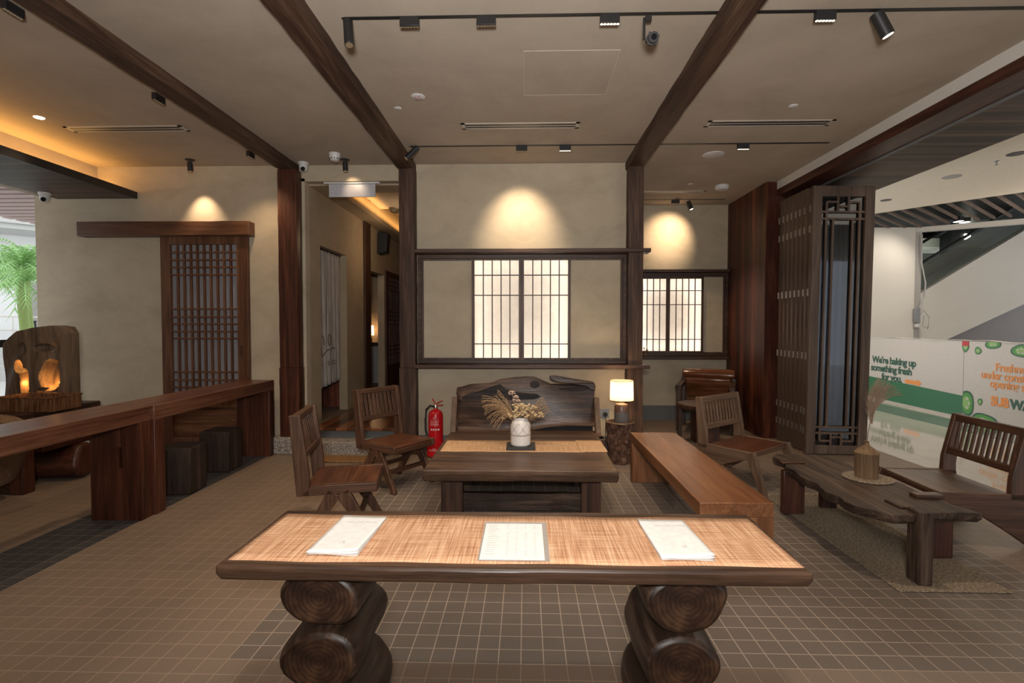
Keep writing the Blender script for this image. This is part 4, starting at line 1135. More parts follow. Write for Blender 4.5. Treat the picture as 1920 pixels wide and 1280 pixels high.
# chairs -----------------------------------------------------------
def upright_chair(lab, x, y, head):
    t = thing('slatted_chair', lab, 'chair', (x, y, 0), R(head - 90), 'slat-back chairs with crossed legs')
    K = wood('chair', 'z'); KY = wood('chair', 'y')
    MB().box(-.215, -.215, .392, .215, .245, .415).build('seat', wood('seat', 'x'), t, bev=.004)
    for s in (-1, 1):
        a, b = sorted((s * .215, s * .252))
        MB().prism([(-.245, .345), (.25, .355), (.25, .418), (-.175, .412)], a, b, 'x').build('side_rail', KY, t, bev=.005)
        MB().prism([(-.270, .345), (-.185, .345), (-.190, .50), (-.245, .885), (-.315, .885)], a, b, 'x').build('back_post', K, t, bev=.005)
        xm = s * .234
        MB().bar((xm, .02, .36), (xm, .235, 0), .036, .095, up=(0, 1, 0), h2=.045).build('leg', K, t, bev=.005)
        MB().bar((xm, -.03, .36), (xm, -.245, 0), .036, .095, up=(0, 1, 0), h2=.045).build('leg', K, t, bev=.005)
    MB().box(-.215, .222, .350, .215, .25, .395).build('front_rail', wood('chair', 'x'), t, bev=.004)
    MB().bar((-.22, .125, .17), (.22, .125, .17), .035, .035).build('stretcher', wood('chair', 'x'), t, bev=.004)
    MB().bar((-.22, -.15, .17), (.22, -.15, .17), .035, .035).build('stretcher', wood('chair', 'x'), t, bev=.004)
    MB().bar((-.22, -.282, .862), (.22, -.282, .862), .045, .045).build('top_rail', wood('chair', 'x'), t, bev=.005)
    MB().bar((-.22, -.232, .615), (.22, -.232, .615), .040, .042).build('lower_rail', wood('chair', 'x'), t, bev=.005)
    m = MB()
    for k in range(9):
        xx = -.19 + .38 * k / 8
        m.bar((xx, -.234, .62), (xx, -.280, .86), .031, .014, up=(0, 1, 0))
    m.build('back_slats', K, t, bev=.003)
    return t
upright_chair('dark slat-back chair nearest the camera on the left, facing the middle table', -1.297, 3.636, 10.5)
upright_chair('dark slat-back chair by the corridor step, turned towards the middle table', -1.207, 4.763, -34)
def easy_chair(lab, x, y, head, key='pale', w=.33, rec=0.0):
    t = thing('lounge_chair', lab, 'chair', (x, y, 0), R(head - 90), 'low slat-back lounge chairs')
    K = wood(key, 'z'); KY = wood(key, 'y'); KX = wood(key, 'x')
    MB().prism([(-.22, .335), (.235, .340), (.235, .362), (-.22, .360)], -w + .035, w - .035, 'x').build('seat', wood('seat' if key == 'pale' else 'table', 'x'), t, bev=.004)
    for s in (-1, 1):
        a, b = sorted((s * (w - .040), s * w))
        MB().prism([(.24, .365), (.24, .315), (-.02, .215), (-.20, .10), (-.34, 0), (-.41, 0), (-.33, .20), (-.30, .365)], a, b, 'x').build('side_plank', KY, t, bev=.005)
        MB().bar((s * (w - .02), .215, .36), (s * (w - .02), .345, 0), .045, .085, up=(0, 1, 0), h2=.05).build('front_leg', K, t, bev=.006)
        MB().prism([(-.30, .32), (-.195, .32), (-.205, .47), (-.265 - rec, .80), (-.325 - rec, .80), (-.30, .42)], a, b, 'x').build('back_post', K, t, bev=.006)
    MB().box(-w + .03, .20, .315, w - .03, .235, .345).build('front_rail', KX, t, bev=.004)
    MB().bar((-w + .03, -.288 - rec * .95, .770), (w - .03, -.288 - rec * .95, .770), .042, .055).build('top_rail', KX, t, bev=.006)
    MB().bar((-w + .03, -.248 - rec * .2, .515), (w - .03, -.248 - rec * .2, .515), .042, .050).build('lower_rail', KX, t, bev=.006)
    m = MB()
    for k in range(11):
        xx = -(w - .075) + 2 * (w - .075) * k / 10
        m.bar((xx, -.250 - rec * .2, .52), (xx, -.286 - rec * .95, .765), .021, .016, up=(0, 1, 0))
    m.build('back_slats', K, t, bev=.003)
    return t
easy_chair('low slat-back lounge chair with reddish seat beside the long bench', 2.10, 4.93, -51, w=.345)
easy_chair('dark low lounge chair at the right edge, facing the rustic low table', 3.03, 3.79, 177, 'chair', .32, .02)

# long bench ---------------------------------------------------------
t = thing('long_bench', 'long plain box-shaped wooden bench right of the middle table', 'bench', (1.21, 3.95, 0))
MB().box(-.205, -.985, .375, .22, .985, .46).build('seat', wood('bench', 'y'), t, bev=.004)
for y0, y1 in ((-.985, -.90), (.90, .985)): MB().box(-.205, y0, 0, .22, y1, .375).build('leg', wood('bench', 'z'), t, bev=.004)

# counter-height table boards on the left -----------------------------
def waterfall(lab, x0, x1, y0, y1, zt, slot=False, key='red'):
    cx, cy = (x0 + x1) / 2, (y0 + y1) / 2
    t = thing('waterfall_table', lab, 'table', (cx, cy, 0), 0, 'high slab tables in a row')
    w = (x1 - x0) / 2; h = (y1 - y0) / 2; T = .115
    MB().box(-w, -h, zt - T, w, h, zt).build('tabletop', wood('redtop', 'y'), t, bev=.005)
    for s in (-1, 1):
        a, b = sorted((s * h, s * (h - T)))
        m = MB()
        if slot and s == 1:
            zc = .46
            m.box(-w, a, 0, -.02 + .03, b, zt - T).box(.055, a, 0, w, b, zt - T).box(.01, a, 0, .055, b, .40).box(.01, a, .56, .055, b, zt - T)
        else: m.box(-w, a, 0, w, b, zt - T)
        m.build('slab_leg', wood(key, 'z'), t, bev=.005 if not slot else 0)
    return t
waterfall('nearer long high slab table on the left with a slotted leg', -3.30, -2.91, 1.75, 3.905, .86, True)
waterfall('farther long high slab table on the left with two block stools under it', -3.27, -2.89, 3.915, 5.83, .86)

def cube_stool(lab, x, y, rz):
    t = MB(); n = 10
    rr = random.Random(int(y * 10))
    a = .155; pts = [(-a, -a), (a, -a), (a, a), (-a, a)]
    o = rough_beam((0, 0, 0), (0, 0, .41), 9, .29, .29, .003, 'z').build('block_stool', wood('stool', 'z'), bev=.012)
    o.location = (x, y, 0); o.rotation_euler = (0, 0, rz)
    return tag(o, lab, 'stool', 'dark block stools')
cube_stool('dark cube stool nearer the camera under the far high table', -3.09, 4.52, .10)
cube_stool('dark cube stool farther from the camera under the far high table', -3.15, 5.22, .05)

# right low table, rug, vase -----------------------------------------
o = MB((2.38, 3.72, 0)).box(2.075, 2.870, 0.001, 2.695, 4.55, .009).build('jute_rug', M_jute, loc=(2.38, 3.72, 0), bev=.003)
tag(o, 'rectangular woven jute rug under the rustic low table', 'rug')
t = thing('rustic_table', 'rustic weathered low table with jagged edges on the jute rug', 'table', (2.30, 3.65, .009))
ol = [(-.24, -.66), (-.20, -.70), (-.10, -.695), (0, -.67), (.08, -.655), (.20, -.655), (.315, -.66), (.30, -.60), (.27, -.50), (.285, -.38), (.25, -.25), (.275, -.1), (.24, .05), (.26, .2), (.215, .34), (.23, .48), (.17, .62), (.14, .70), (.0, .69), (-.06, .715), (-.20, .70), (-.27, .60), (-.245, .50), (-.27, .40), (-.315, .30), (-.30, .2), (-.325, .1), (-.335, -.02), (-.305, -.1), (-.335, -.2), (-.35, -.3), (-.32, -.38), (-.345, -.46), (-.33, -.54), (-.29, -.60)]
dense = []
rr = random.Random(3)
for i in range(len(ol)):
    a = ol[i]; b = ol[(i + 1) % len(ol)]
    for q in range(3): dense.append((a[0] + (b[0] - a[0]) * q / 3 + rr.uniform(-.005, .005), a[1] + (b[1] - a[1]) * q / 3 + rr.uniform(-.005, .005)))
slab(dense, .335, .395, .965).build('tabletop', wood('rustic', 'y'), t, bev=.004)
for (x0, y0, x1, y1, top) in ((-.075, -.725, .000, -.62, .418), (.245, -.37, .400, -.31, .40), (-.285, .385, -.12, .44, .40), (.09, .53, .215, .58, .40)):
    k = 'rustic' if x0 == -.075 else 'red'
    MB().box(x0, y0, 0, x1, y1, top if x0 == -.075 else .34).build('leg', wood(k, 'z'), t, bev=.006)
MB().box(-.10, -.60, .395, .0, -.46, .408).build('tenon', wood('rustic', 'y'), t, bev=.006)
MB().box(.13, -.42, .395, .30, -.35, .42).build('tenon', wood('chair', 'x'), t, bev=.006)
MB().box(-.30, .385, .395, -.12, .44, .408).build('tenon', wood('chair', 'x'), t, bev=.004)
o = MB((2.41, 3.66, .405)).lathe([(.150, 0), (.156, .005), (.150, .010)], (2.41, 3.66, .405), 40).build('round_placemat', M_jute, loc=(2.41, 3.66, .405))
tag(o, 'round woven jute mat under the wooden bottle vase', 'placemat')
t = thing('bottle_vase', 'raw wooden bottle-shaped vase on a round jute mat', 'vase', (2.40, 3.66, .416))
MB().lathe([(.069, 0), (.071, .01), (.073, .165), (.077, .172), (.045, .205), (.018, .225), (.012, .245), (.017, .252), (.010, .252), (.008, .22)], n=30).build('vase_body', wood('vase', 'z'), t)
t = thing('pampas_stem', 'tall single dried pampas stem leaning out of the wooden vase', 'dried grass', (2.40, 3.66, .615))
m = MB(); m.tube([(0, 0, 0), (.012, .01, .10), (.035, .02, .20), (.07, .03, .30)], .0024, 6)
m.build('stem', M_stem, t)
m = MB()
rp = random.Random(31)
def feather(p0, p1, bend, n, L, side, mb):
    p0 = Vector(p0); p1 = Vector(p1); pts = [p0.lerp(p1, u / 14) + Vector(bend) * math.sin(PI * u / 14) for u in range(15)]
    mb.tube(pts, .0011, 5, taper=.3)
    for q in range(n):
        u = q / n * .97; i = int(u * 14); p = pts[i].lerp(pts[i + 1], u * 14 - i); d = (pts[i + 1] - pts[i]).normalized()
        s = Vector((rp.uniform(-1, 1), rp.uniform(-.7, .7), rp.uniform(-.6, .3))); s = (s - d * s.dot(d)).normalized()
        ln = L * rp.uniform(.6, 1.1) * (.55 + .75 * math.sin(PI * min(1, u + .12)))
        mb.tube([p, p + (d * .9 + s * side) * ln * .55, p + (d * .9 + s * side * 1.4) * ln], .0008, 4, taper=.3)
for k in range(4): feather((.035 + .006 * k, .01 + .006 * k, .17), (.10 + .022 * k, .04, .49 - .012 * k), (-.040 + .004 * k, 0, .01), 150, .085, .22, m)
for k in range(5): feather((.06, .02, .26), (.275 - .018 * k, .05, .375 + .016 * k), (-.01, 0, .035), 55, .07, .16, m)
m.build('plume', M_pampas, t)

# corridor step ------------------------------------------------------
gs = MB((-2.03, 5.98, 0)); gs.prism([(-2.455, 5.80), (-1.60, 5.81), (-1.59, 6.01), (-2.44, 6.01)], 0, .17)
tag(gs.build('stepping_stone', M_granite, loc=(-2.03, 5.9, 0), bev=.015, seg=2), 'rough granite step block below the corridor floor', 'step')
o = MB((-2.0, 5.62, 0)).box(-2.31, 5.47, .001, -1.62, 5.78, .02).build('doormat', M_coir, loc=(-2.0, 5.62, 0), bev=.006)
tag(o, 'brown coir doormat in front of the granite step', 'doormat')

# alcove armchair and side table --------------------------------------
t = thing('log_armchair', 'dark wooden armchair with a thick glossy carved back in the alcove', 'chair', (2.58, 7.38, 0), R(-24))
Kd = wood('dark', 'z')
MB().box(-.32, -.28, .34, .32, .26, .41).build('seat', wood('seat', 'x'), t, bev=.02)
lb = log((-.36, 0, 0), (.36, 0, 0), .075, .075, 41, nring=16)
lb.build('back_roll', [wood('gloss', 'x')] * 2, t, loc=(0, .27, .775), bev=.01)
MB().grid(lambda u, v: (-.31 + .62 * u, .24 + .05 * math.cos(v * 3) + .004 * math.sin(u * 9), .42 + .30 * v), 20, 10).build('backrest', wood('gloss', 'x'), t, solid=.04)
for s in (-1, 1):
    MB().bar((s * .345, -.27, 0), (s * .345, -.27, .62), .06, .06, up=(0, 1, 0)).build('front_leg', Kd, t, bev=.006)
    MB().bar((s * .345, .25, 0), (s * .345, .27, .72), .06, .06, up=(0, 1, 0)).build('back_leg', Kd, t, bev=.006)
    MB().bar((s * .345, -.30, .625), (s * .345, .30, .66), .08, .05).build('armrest', Kd, t, bev=.008)
t = thing('round_side_table', 'small dark round table on a block foot in front of the alcove armchair', 'table', (2.26, 6.66, 0))
MB().lathe([(.27, .42), (.30, .44), (.30, .475), (.29, .485)], n=36).build('tabletop', wood('chair', 'x'), t)
MB().box(-.10, -.12, 0, .20, .10, .42).build('pedestal', wood('red', 'z'), t, bev=.01)
MB().bar((-.24, .10, 0), (-.24, .10, .43), .045, .045, up=(0, 1, 0)).build('leg', Kd, t)

# stack of folded lattice doors ----------------------------------------
def leaf(lab, y, tilt=0.0, x0=3.21, w=.69):
    t = thing('folding_door_leaf', lab, 'door leaf', (x0, y, .015), 0, 'folded lattice door leaves')
    t.rotation_euler = (0, R(tilt), 0)
    H = 3.05; st = .105; T = .055
    m = MB().box(0, 0, 0, st, T, H).box(w - st, 0, 0, w, T, H).box(st, 0, 0, w - st, T, .10).box(st, 0, H - .12, w - st, T, H)
    m.build('leaf_frame', wood('leaf', 'z'), t, bev=.004)
    l = MB(); a, b = st, w - st; q = .011; y0, y1 = .008, .030
    def hz(z, xa=a, xb=b): l.box(xa, y0, z - q, xb, y1, z + q)
    def vt(x, za, zb): l.box(x - q, y0, za, x + q, y1, zb)
    W2 = b - a; x1 = a + .055; x2 = a + .13; x3 = b - .13; x4 = b - .055
    zt = H - .12; zb = .10
    for xx in (x1, x2, x3, x4): vt(xx, zb + .21, zt - .25)
    vt(x1, zb + .05, zb + .21); vt(x4, zb + .05, zb + .21); vt(x1, zt - .25, zt - .06); vt(x4, zt - .25, zt - .06)
    for z in (zb + .21, zb + .14, zt - .17, zt - .25): hz(z)
    cx = (a + b) / 2
    hz(zb + .05, a + .055, cx - .06); hz(zb + .05, cx + .06, b - .055); hz(zt - .06, a + .055, cx - .06); hz(zt - .06, cx + .06, b - .055)
    for xx in (cx - .06, cx + .06): vt(xx, zb, zb + .14); vt(xx, zt - .17, zt)
    hz(zb + .095, cx - .06, cx + .06); hz(zt - .11, cx - .06, cx + .06)
    l.build('lattice', wood('leaf', 'z'), t)
    MB().box(a, .034, .10, b, .040, H - .12).build('glass_pane', M_glass, t)
    for z in (.26, .48, 1.12, 1.85, 2.57, 2.80):
        MB().box(-.003, .036, z - .040, 0, .055, z + .040).cyl((-.004, .058, z - .04), (-.004, .058, z + .04), .005, n=8).build('hinge', M_hinge, t)
    return t
first = leaf('front glazed lattice leaf of the folded doors, facing the room', 5.95, 0.8)
ords = ['second', 'third', 'fourth', 'fifth', 'sixth', 'seventh', 'eighth']
for k in range(7):
    c = copy_tree(first); c.location = (3.245, 6.065 + .098 * k, .015); c.rotation_euler = (0, 0, 0)
    c['label'] = '%s leaf of the folded lattice doors, seen edge-on behind the front one' % ords[k]
# ------------------------------------------------------------------ console with glowing carved wood (left)
t = thing('log_console', 'heavy log console with a dark block top by the left opening', 'console', (-4.75, 4.8, 0))
lgc = log((-.42, -.02, 0), (.44, .10, 0), .17, .165, 77, nring=18, n=34)
lgc.build('base_log', [wood('red', 'x'), wood('red', 'z')], t, loc=(.02, 0, .17), bev=.03)
MB().box(-.62, -.30, .335, .40, .62, .50).build('body', wood('red', 'x'), t, bev=.01)
MB().box(-.76, -.36, .50, .05, .76, .655).build('upper_block', wood('dark', 'x'), t, bev=.012)
MB().box(.055, -.30, .50, .42, .62, .575).build('shelf_top', wood('dark', 'x'), t, bev=.01)
MB().bar((.30, -.40, 0), (.30, -.40, .62), .13, .12, up=(0, 1, 0)).build('leg', wood('red', 'z'), t, bev=.012)
MB().bar((-.55, -.36, .06), (.26, -.40, .06), .10, .12).build('foot_rail', wood('dark', 'x'), t, bev=.01)
tt = thing('wicker_tray', 'woven wicker tray box holding the glowing carved wood', 'tray', (-4.80, 4.94, .656))
m = MB(); w_, h_ = .28, .17
m.box(-w_, -h_, 0, w_, h_, .015).box(-w_, -h_, .015, w_, -h_ + .02, .13).box(-w_, h_ - .02, .015, w_, h_, .13).box(-w_, -h_ + .02, .015, -w_ + .02, h_ - .02, .13).box(w_ - .02, -h_ + .02, .015, w_, h_ - .02, .13)
m.build('tray_body', M_wicker, tt, bev=.004)
m = MB(); m.tube([(-w_, -h_, .133), (w_, -h_, .133), (w_, h_, .133), (-w_, h_, .133), (-w_, -h_, .133)], .010, 8); m.build('rim', M_wicker, tt)
topc = [(-.33, 1.31), (-.24, 1.38), (-.175, 1.44), (-.03, 1.475), (.17, 1.50), (.27, 1.485), (.31, 1.42)]
def topz(x):
    for (x0, z0), (x1, z1) in zip(topc, topc[1:]):
        if x <= x1: return z0 + (z1 - z0) * (x - x0) / (x1 - x0)
    return topc[-1][1]
def cav(x, z):
    d = 0
    for (cx, cz, rx, rz, dep) in ((-.115, .90, .055, .17, .13), (-.16, 1.08, .045, .07, .12), (.15, .98, .105, .16, .12), (.09, 1.27, .10, .045, .05), (-.12, 1.25, .045, .07, .05), (.06, .84, .05, .022, .07), (.20, 1.20, .05, .12, .035)):
        q = ((x - cx) / rx) ** 2 + ((z - cz) / rz) ** 2 + .25 * math.sin(23 * x + 9 * z) * math.sin(17 * z - 11 * x)
        if q < 1: d = max(d, dep * min(1, (1 - q) * 2.2))
    return d
def cf(u, v):
    x = -.33 + .64 * u; z = .69 + (topz(x) - .69) * v
    return (x, -.10 + cav(x, z) + .012 * math.sin(9 * x + 5 * z) + .006 * math.sin(31 * x - 14 * z), z - .672)
t = thing('carved_driftwood', 'hollow driftwood slab glowing orange from lamps inside its cavities', 'sculpture', (-5.04, 5.25, .656))
m = MB(); m.grid(cf, 72, 90)
nu, nv = 72, 90
edge = [cf(i / nu, 0) for i in range(nu + 1)] + [cf(1, j / nv) for j in range(1, nv + 1)] + [cf(1 - i / nu, 1) for i in range(1, nu + 1)] + [cf(0, 1 - j / nv) for j in range(1, nv)]
k = len(edge); m.add(edge + [(p[0], .085, p[2]) for p in edge], [(i, (i + 1) % k, k + (i + 1) % k, k + i) for i in range(k)] + [tuple(range(k, 2 * k))])
m.build('slab', wood('carved', 'z'), t)
for (x, z) in ((-.155, 1.135), (-.15, .755)):
    MB().lathe([(.002, -.022), (.018, -.01), (.021, .004), (.010, .022)], (x, -.035, z - .672), 14).build('led_bulb', M_bulb, t)
lamp('POINT', 'driftwood_lamp', (-5.04 - .155, 5.25 - .055, 1.11), 1.1, (1.0, .48, .12), size=.01)
lamp('POINT', 'driftwood_lamp', (-5.04 - .115, 5.25 - .05, .88), 1.6, (1.0, .45, .10), size=.01)
lamp('POINT', 'driftwood_lamp', (-5.04 + .15, 5.25 - .05, .88), 1.4, (1.0, .45, .10), size=.01)
t = thing('planter', 'black bowl planter with green leaves and pink flowers on the console end', 'plant', (-5.42, 5.42, .656))
MB().lathe([(.05, 0), (.085, .02), (.09, .075), (.08, .075)], n=24).build('bowl', M_rubber, t)
m = MB(); fl = MB(); rg = random.Random(8)
for k in range(60):
    a = rg.uniform(0, 6.28); e = rg.uniform(.05, .14); h = rg.uniform(.09, .20); x, y = e * math.cos(a), e * math.sin(a)
    m.tube([(x * .2, y * .2, .06), (x * .7, y * .7, h)], .0015, 4)
    m.add([(x * .6, y * .6, h), (x * .8 - y * .15, y * .8 + x * .15, h + .01), (x, y, h + .02), (x * .8 + y * .15, y * .8 - x * .15, h + .01)], [(0, 1, 2, 3)])
    if k % 3 == 0: fl.lathe([(.004, -.01), (.016, 0), (.004, .008)], (x * .8, y * .8, h + .03), 7)
m.build('leaves', M_leafg, t); fl.build('blossoms', M_flower, t)
t = thing('wood_drum', 'tilted round pale wooden drum leaning at the left frame edge', 'drum', (-4.45, 4.10, 0))
m = MB(); ax = Vector((.45, -.20, .72)).normalized(); c0 = Vector((-.05, .05, .26))
m.cyl(c0, c0 + ax * .42, .20, .22, 40); m.build('drum_shell', wood('pale', 'z'), t, bev=.01)
MB().cyl(c0 + ax * .42, c0 + ax * .44, .215, n=40).build('drum_head', wood('vase', 'x'), t, bev=.004)
o = MB((-4.36, 4.98, .576)); o.lathe([(.03, 0), (.035, .05), (.032, .05), (.028, .005)], (-4.42, 4.95, .576), 18)
tag(o.build('drinking_glass', M_glass, loc=(-4.36, 4.98, .576)), 'small clear glass at the right end of the log console', 'glass')

# ------------------------------------------------------------------ outside on the left
struct('floor_outside', MB().box(-40, -30, -.12, -5.6, 40, -.002), M_exts)
sl = MB()
for k in range(30): sl.box(-8.8, 2.0 + k * .24, 3.30, -5.62, 2.15 + k * .24, 3.34)
sl.box(-8.8, 2.0, 3.38, -5.62, 9.3, 3.42)
struct('ceiling_outside_slats', sl, M_pinks)
struct('trim_window_transom', MB().box(-5.62, 5.1, 1.25, -5.57, 5.98, 1.33), M_black)
struct('trim_window_sill', MB().box(-5.62, 5.1, 0, -5.57, 5.98, .08), M_black)
ang = R(45.8)
bl_ = thing('outdoor_building', 'bright white building with a canopy, steps and railing beyond the left opening', 'building', (-16.2, 16.0, 0), ang)
MB().box(-5, 0, 0, 5, 2, 12).build('facade', M_extw, bl_)
MB().box(-5, -1.6, 4.35, 5, 0, 4.5).box(-5, -1.7, 4.5, 5, -1.5, 5.0).build('canopy', M_exts, bl_)
MB().box(-.1, -.03, 6.0, .45, .02, 7.2).build('window', M_dgreen, bl_)
MB().box(-2.6, -.03, 5.4, -.9, .02, 6.2).build('window', M_gglass, bl_)
MB().box(.2, -.03, .9, .9, .02, 2.9).build('doorway', M_white2, bl_)
for k in range(5): MB().box(-5, -1.9 - .35 * k, 0, 5, -1.55 - .35 * k, .9 - .17 * k).build('step', M_exts, bl_)
m = MB()
for z in (1.35, 1.75): m.bar((-5, -1.7, z), (5, -1.7, z), .04, .04)
for k in range(15): m.bar((-5 + .7 * k, -1.7, .9), (-5 + .7 * k, -1.7, 1.75), .03, .03, up=(0, 1, 0))
m.build('railing', M_white, bl_)
for k, (x, lab) in enumerate(((.25, 'left of the two dark bar stools by the white building'), (.75, 'right of the two dark bar stools by the white building'))):
    s = thing('bar_stool', lab, 'stool', (-16.2 + x * math.cos(ang) + 1.0 * math.sin(ang), 16.0 + x * math.sin(ang) - 1.0 * math.cos(ang), .9), ang)
    MB().box(-.18, -.18, .70, .18, .18, .74).build('seat', M_black, s)
    for a in (-1, 1):
        for b in (-1, 1): MB().bar((a * .2, b * .2, 0), (a * .14, b * .14, .7), .03, .03).build('leg', M_black, s)
def palm(lab, x, y, h, r, n, seed, zt=0):
    t = thing('palm_tree', lab, 'tree', (x, y, 0), 0, 'palms outside the left opening')
    rg = random.Random(seed)
    MB().tube([(0, 0, 0), (.05, 0, h * .35), (-.03, 0, h * .7), (0, 0, h)], .085, 12).build('trunk', M_trunk, t)
    m = MB()
    for k in range(n):
        a = rg.uniform(0, 6.28); el = rg.uniform(-.3, 1.2); L = r * rg.uniform(.7, 1.1)
        d = Vector((math.cos(a) * math.cos(el), math.sin(a) * math.cos(el), math.sin(el)))
        pts = [Vector((0, 0, h)) + d * L * u + Vector((0, 0, -.55 * L * u * u)) for u in [i / 9 for i in range(10)]]
        m.tube(pts, .016, 5, taper=.3)
        sd = Vector((-math.sin(a), math.cos(a), 0))
        for i in range(1, 10):
            w = .38 * L * math.sin(PI * i / 10) ** .6 * .6
            for s in (-1, 1):
                tip = pts[i] + sd * s * w + (pts[i] - pts[i - 1]) * 1.2 + Vector((0, 0, -.12))
                q = (pts[i] - pts[i - 1]) * .5
                m.add([pts[i] - q * .4, pts[i] + q * .4, tip], [(0, 1, 2)])
    m.build('fronds', M_leafg, t)
palm('palm with a mossy trunk in front of the white building', -10.95, 11.0, 2.45, .9, 26, 3)
palm('broad leafy palm behind the mossy-trunked palm, nearer the frame edge', -12.25, 12.25, 2.95, 1.25, 44, 5)
palm('broad leafy palm behind the mossy-trunked palm, nearer the wall edge', -13.35, 13.5, 3.25, 1.25, 44, 6)

# ------------------------------------------------------------------ mall on the right
hx = Vector((7.076, 10.729, 0)); hd = Vector((6.943 - 7.076, 8.302 - 10.729, 0)).normalized()
# local frame of the hoarding: x runs along it to the right (as read), y up, z out of its face
rzh = math.atan2(hd.y, hd.x)
hb = thing('hoarding', 'white construction hoarding with green band, pepper prints and orange lettering', 'hoarding', hx, rzh)
MB().box(-3.0, .001, 0, 8.0, .06, 1.245).build('board', M_board, hb, bev=.004)
m = MB(); N = 60
m.grid(lambda u, v: (-3 + 11 * u, -.006 + .072 * v, 1.25 + .010 * math.sin(u * 40) + .006 * math.sin(u * 97)), N, 2); m.build('top_sheet', M_white, hb, solid=.006)
g = MB(); g.prism([(-3.0, .035), (2.40, .035), (2.40, .372), (-3.0, .545)], -.003, -.001, 'y'); g.build('green_band', M_green, hb)
MB().box(2.397, -.002, 0, 2.401, 0, 1.245).build('panel_seam', M_white2, hb)
MB().box(4.2, -.0025, 0, 4.21, 0, 1.245).build('panel_seam', M_white2, hb)
RT = (R(90), 0, 0)
def htext(s, x, z, size, mat, bold, name='lettering', al='LEFT', xs=1.0, sp=.92):
    return text_mesh(name, s, mat, hb, (x, -.003, z), RT, size, bold, sp, al, xs)
htext("We're baking up", .06, .745, .185, M_dgreen, .006, xs=1.12)
htext("something fresh", .02, .583, .185, M_dgreen, .006, xs=1.11)
htext("for you.", .37, .425, .185, M_dgreen, .006, xs=1.11)
m = MB(); m.prism([(1.05, .425), (1.37, .425), (1.37, .395), (1.48, .46), (1.37, .525), (1.37, .495), (1.05, .495)], -.004, -.001, 'y'); m.build('arrow', M_orange, hb)
htext("Freshness", 2.99, .82, .165, M_orange, .003)
htext("under construction", 2.74, .695, .165, M_orange, .003)
htext("opening soon", 2.90, .575, .165, M_orange, .003)
htext("SUB", 2.93, .31, .185, M_orange, .008, 'shop_name', xs=1.0, sp=.92)
htext("WAY", 3.255, .31, .185, M_dgreen, .008, 'shop_name', xs=1.05, sp=.92)
def pepper(cx, cz, rx, rz, clip=None, red=False, seed=1):
    rg = random.Random(seed)
    def ell(k, dy):
        p = []
        for i in range(30):
            a = 2 * PI * i / 30; w = 1 + .07 * math.sin(3 * a + seed) + .05 * math.sin(2 * a + 2 * seed)
            x, z = cx + rx * k * w * math.cos(a), cz + rz * k * w * math.sin(a)
            if clip:
                if clip[0] == 'x': x = max(x, clip[1])
                if clip[0] == 't': z = min(z, clip[1])
                if clip[0] == 'b': z = max(z, clip[1])
            p.append((x, z))
        return p
    m = MB()
    for k, mi, d in ((1.0, 0, .0020), (.84, 1, .0028), (.52, 2, .0036)):
        m.prism(ell(k, 0), -d, -.0012, 'y', mi)
    for q in range(5):
        a = q * 2 * PI / 5 + seed; x, z = cx + rx * .38 * math.cos(a), cz + rz * .38 * math.sin(a)
        if clip and clip[0] == 't' and z > clip[1] - .02: continue
        if clip and clip[0] == 'b' and z < clip[1] + .02: continue
        if clip and clip[0] == 'x' and x < clip[1] + .02: continue
        m.prism([(x + rx * .13 * math.cos(b * PI / 4), z + rz * .13 * math.sin(b * PI / 4)) for b in range(8)], -.0042, -.0012, 'y', 3)
    if red: m.box(cx - rx, -.0046, 1.165, cx + rx, -.0012, 1.240, 4)
    m.build('pepper_print', [M_dgreen, M_lgreen, M_lgreen2, M_board, M_pred], hb)
pepper(2.43, 1.15, .065, .085, ('t', 1.24), True, 1)
pepper(2.673, 1.10, .065, .055, None, False, 2)
pepper(2.94, 1.22, .14, .085, ('t', 1.24), False, 3)
pepper(3.40, 1.13, .15, .095, None, False, 4)
pepper(2.47, .27, .165, .19, ('x', 2.405), False, 5)
pepper(2.735, .325, .045, .05, None, False, 6)
pepper(2.82, .02, .23, .15, ('b', .01), False, 7)

struct('wall_mall_column', MB().box(7.5, 12.0, 0, 8.86, 12.8, 3.72), M_white)
struct('trim_mall_column', MB().box(8.862, 12.02, 0, 9.02, 12.3, 3.66), M_white2)
struct('trim_mall_beam', MB().prism([(8.86, 12.02), (10.9, 10.75), (14.5, 9.2), (14.5, 9.4), (10.9, 10.95), (8.86, 12.25)], 3.62, 3.72, 'z'), M_white)
# mall ceiling: pale plaster with a curved edge, then dark plenum with slats
cv = [(4.345, 14.0), (5.3, 12.8), (6.3, 11.2), (6.94, 10.42), (7.6, 9.6), (8.27, 8.84), (9.3, 8.0), (10.5, 7.3), (13.5, 6.2), (13.5, -6), (4.345, -6)]
mc = MB(); mc.prism(cv, 3.70, 3.80, 'z')
struct('ceiling_mall', mc, M_mallc)
struct('ceiling_mall_plenum', MB().box(4.0, 5.0, 4.25, 20, 24, 4.35), M_black)
m = MB()
for k in range(32):
    u = k / 31
    s0 = Vector((5.3, 12.4, 0)).lerp(Vector((10.1, 7.3, 0)), u) + Vector((.30, .27, 0)) * math.sin(PI * u) * -1.0
    dr = Vector((1, 1 - .35 * u, 0)).normalized(); z = Vector((0, 0, 3.73))
    m.bar(s0 + z - dr * .15, s0 + z + dr * 2.75, .034, .050)
struct('ceiling_mall_slats', m, wood('slat', 'x'))
for x, y, r_, m_, lab in ((6.36, 9.33, .085, M_black, 'dark round downlight in the mall ceiling, beside the folded doors'), (6.33, 6.88, .10, M_black, 'dark round downlight in the mall ceiling near the right frame edge')):
    o = MB((x, y, 3.70)).lathe([(r_, 0), (r_, -.006)], (x, y, 3.70), 28).build('mall_downlight', m_, loc=(x, y, 3.70)); tag(o, lab, 'light')
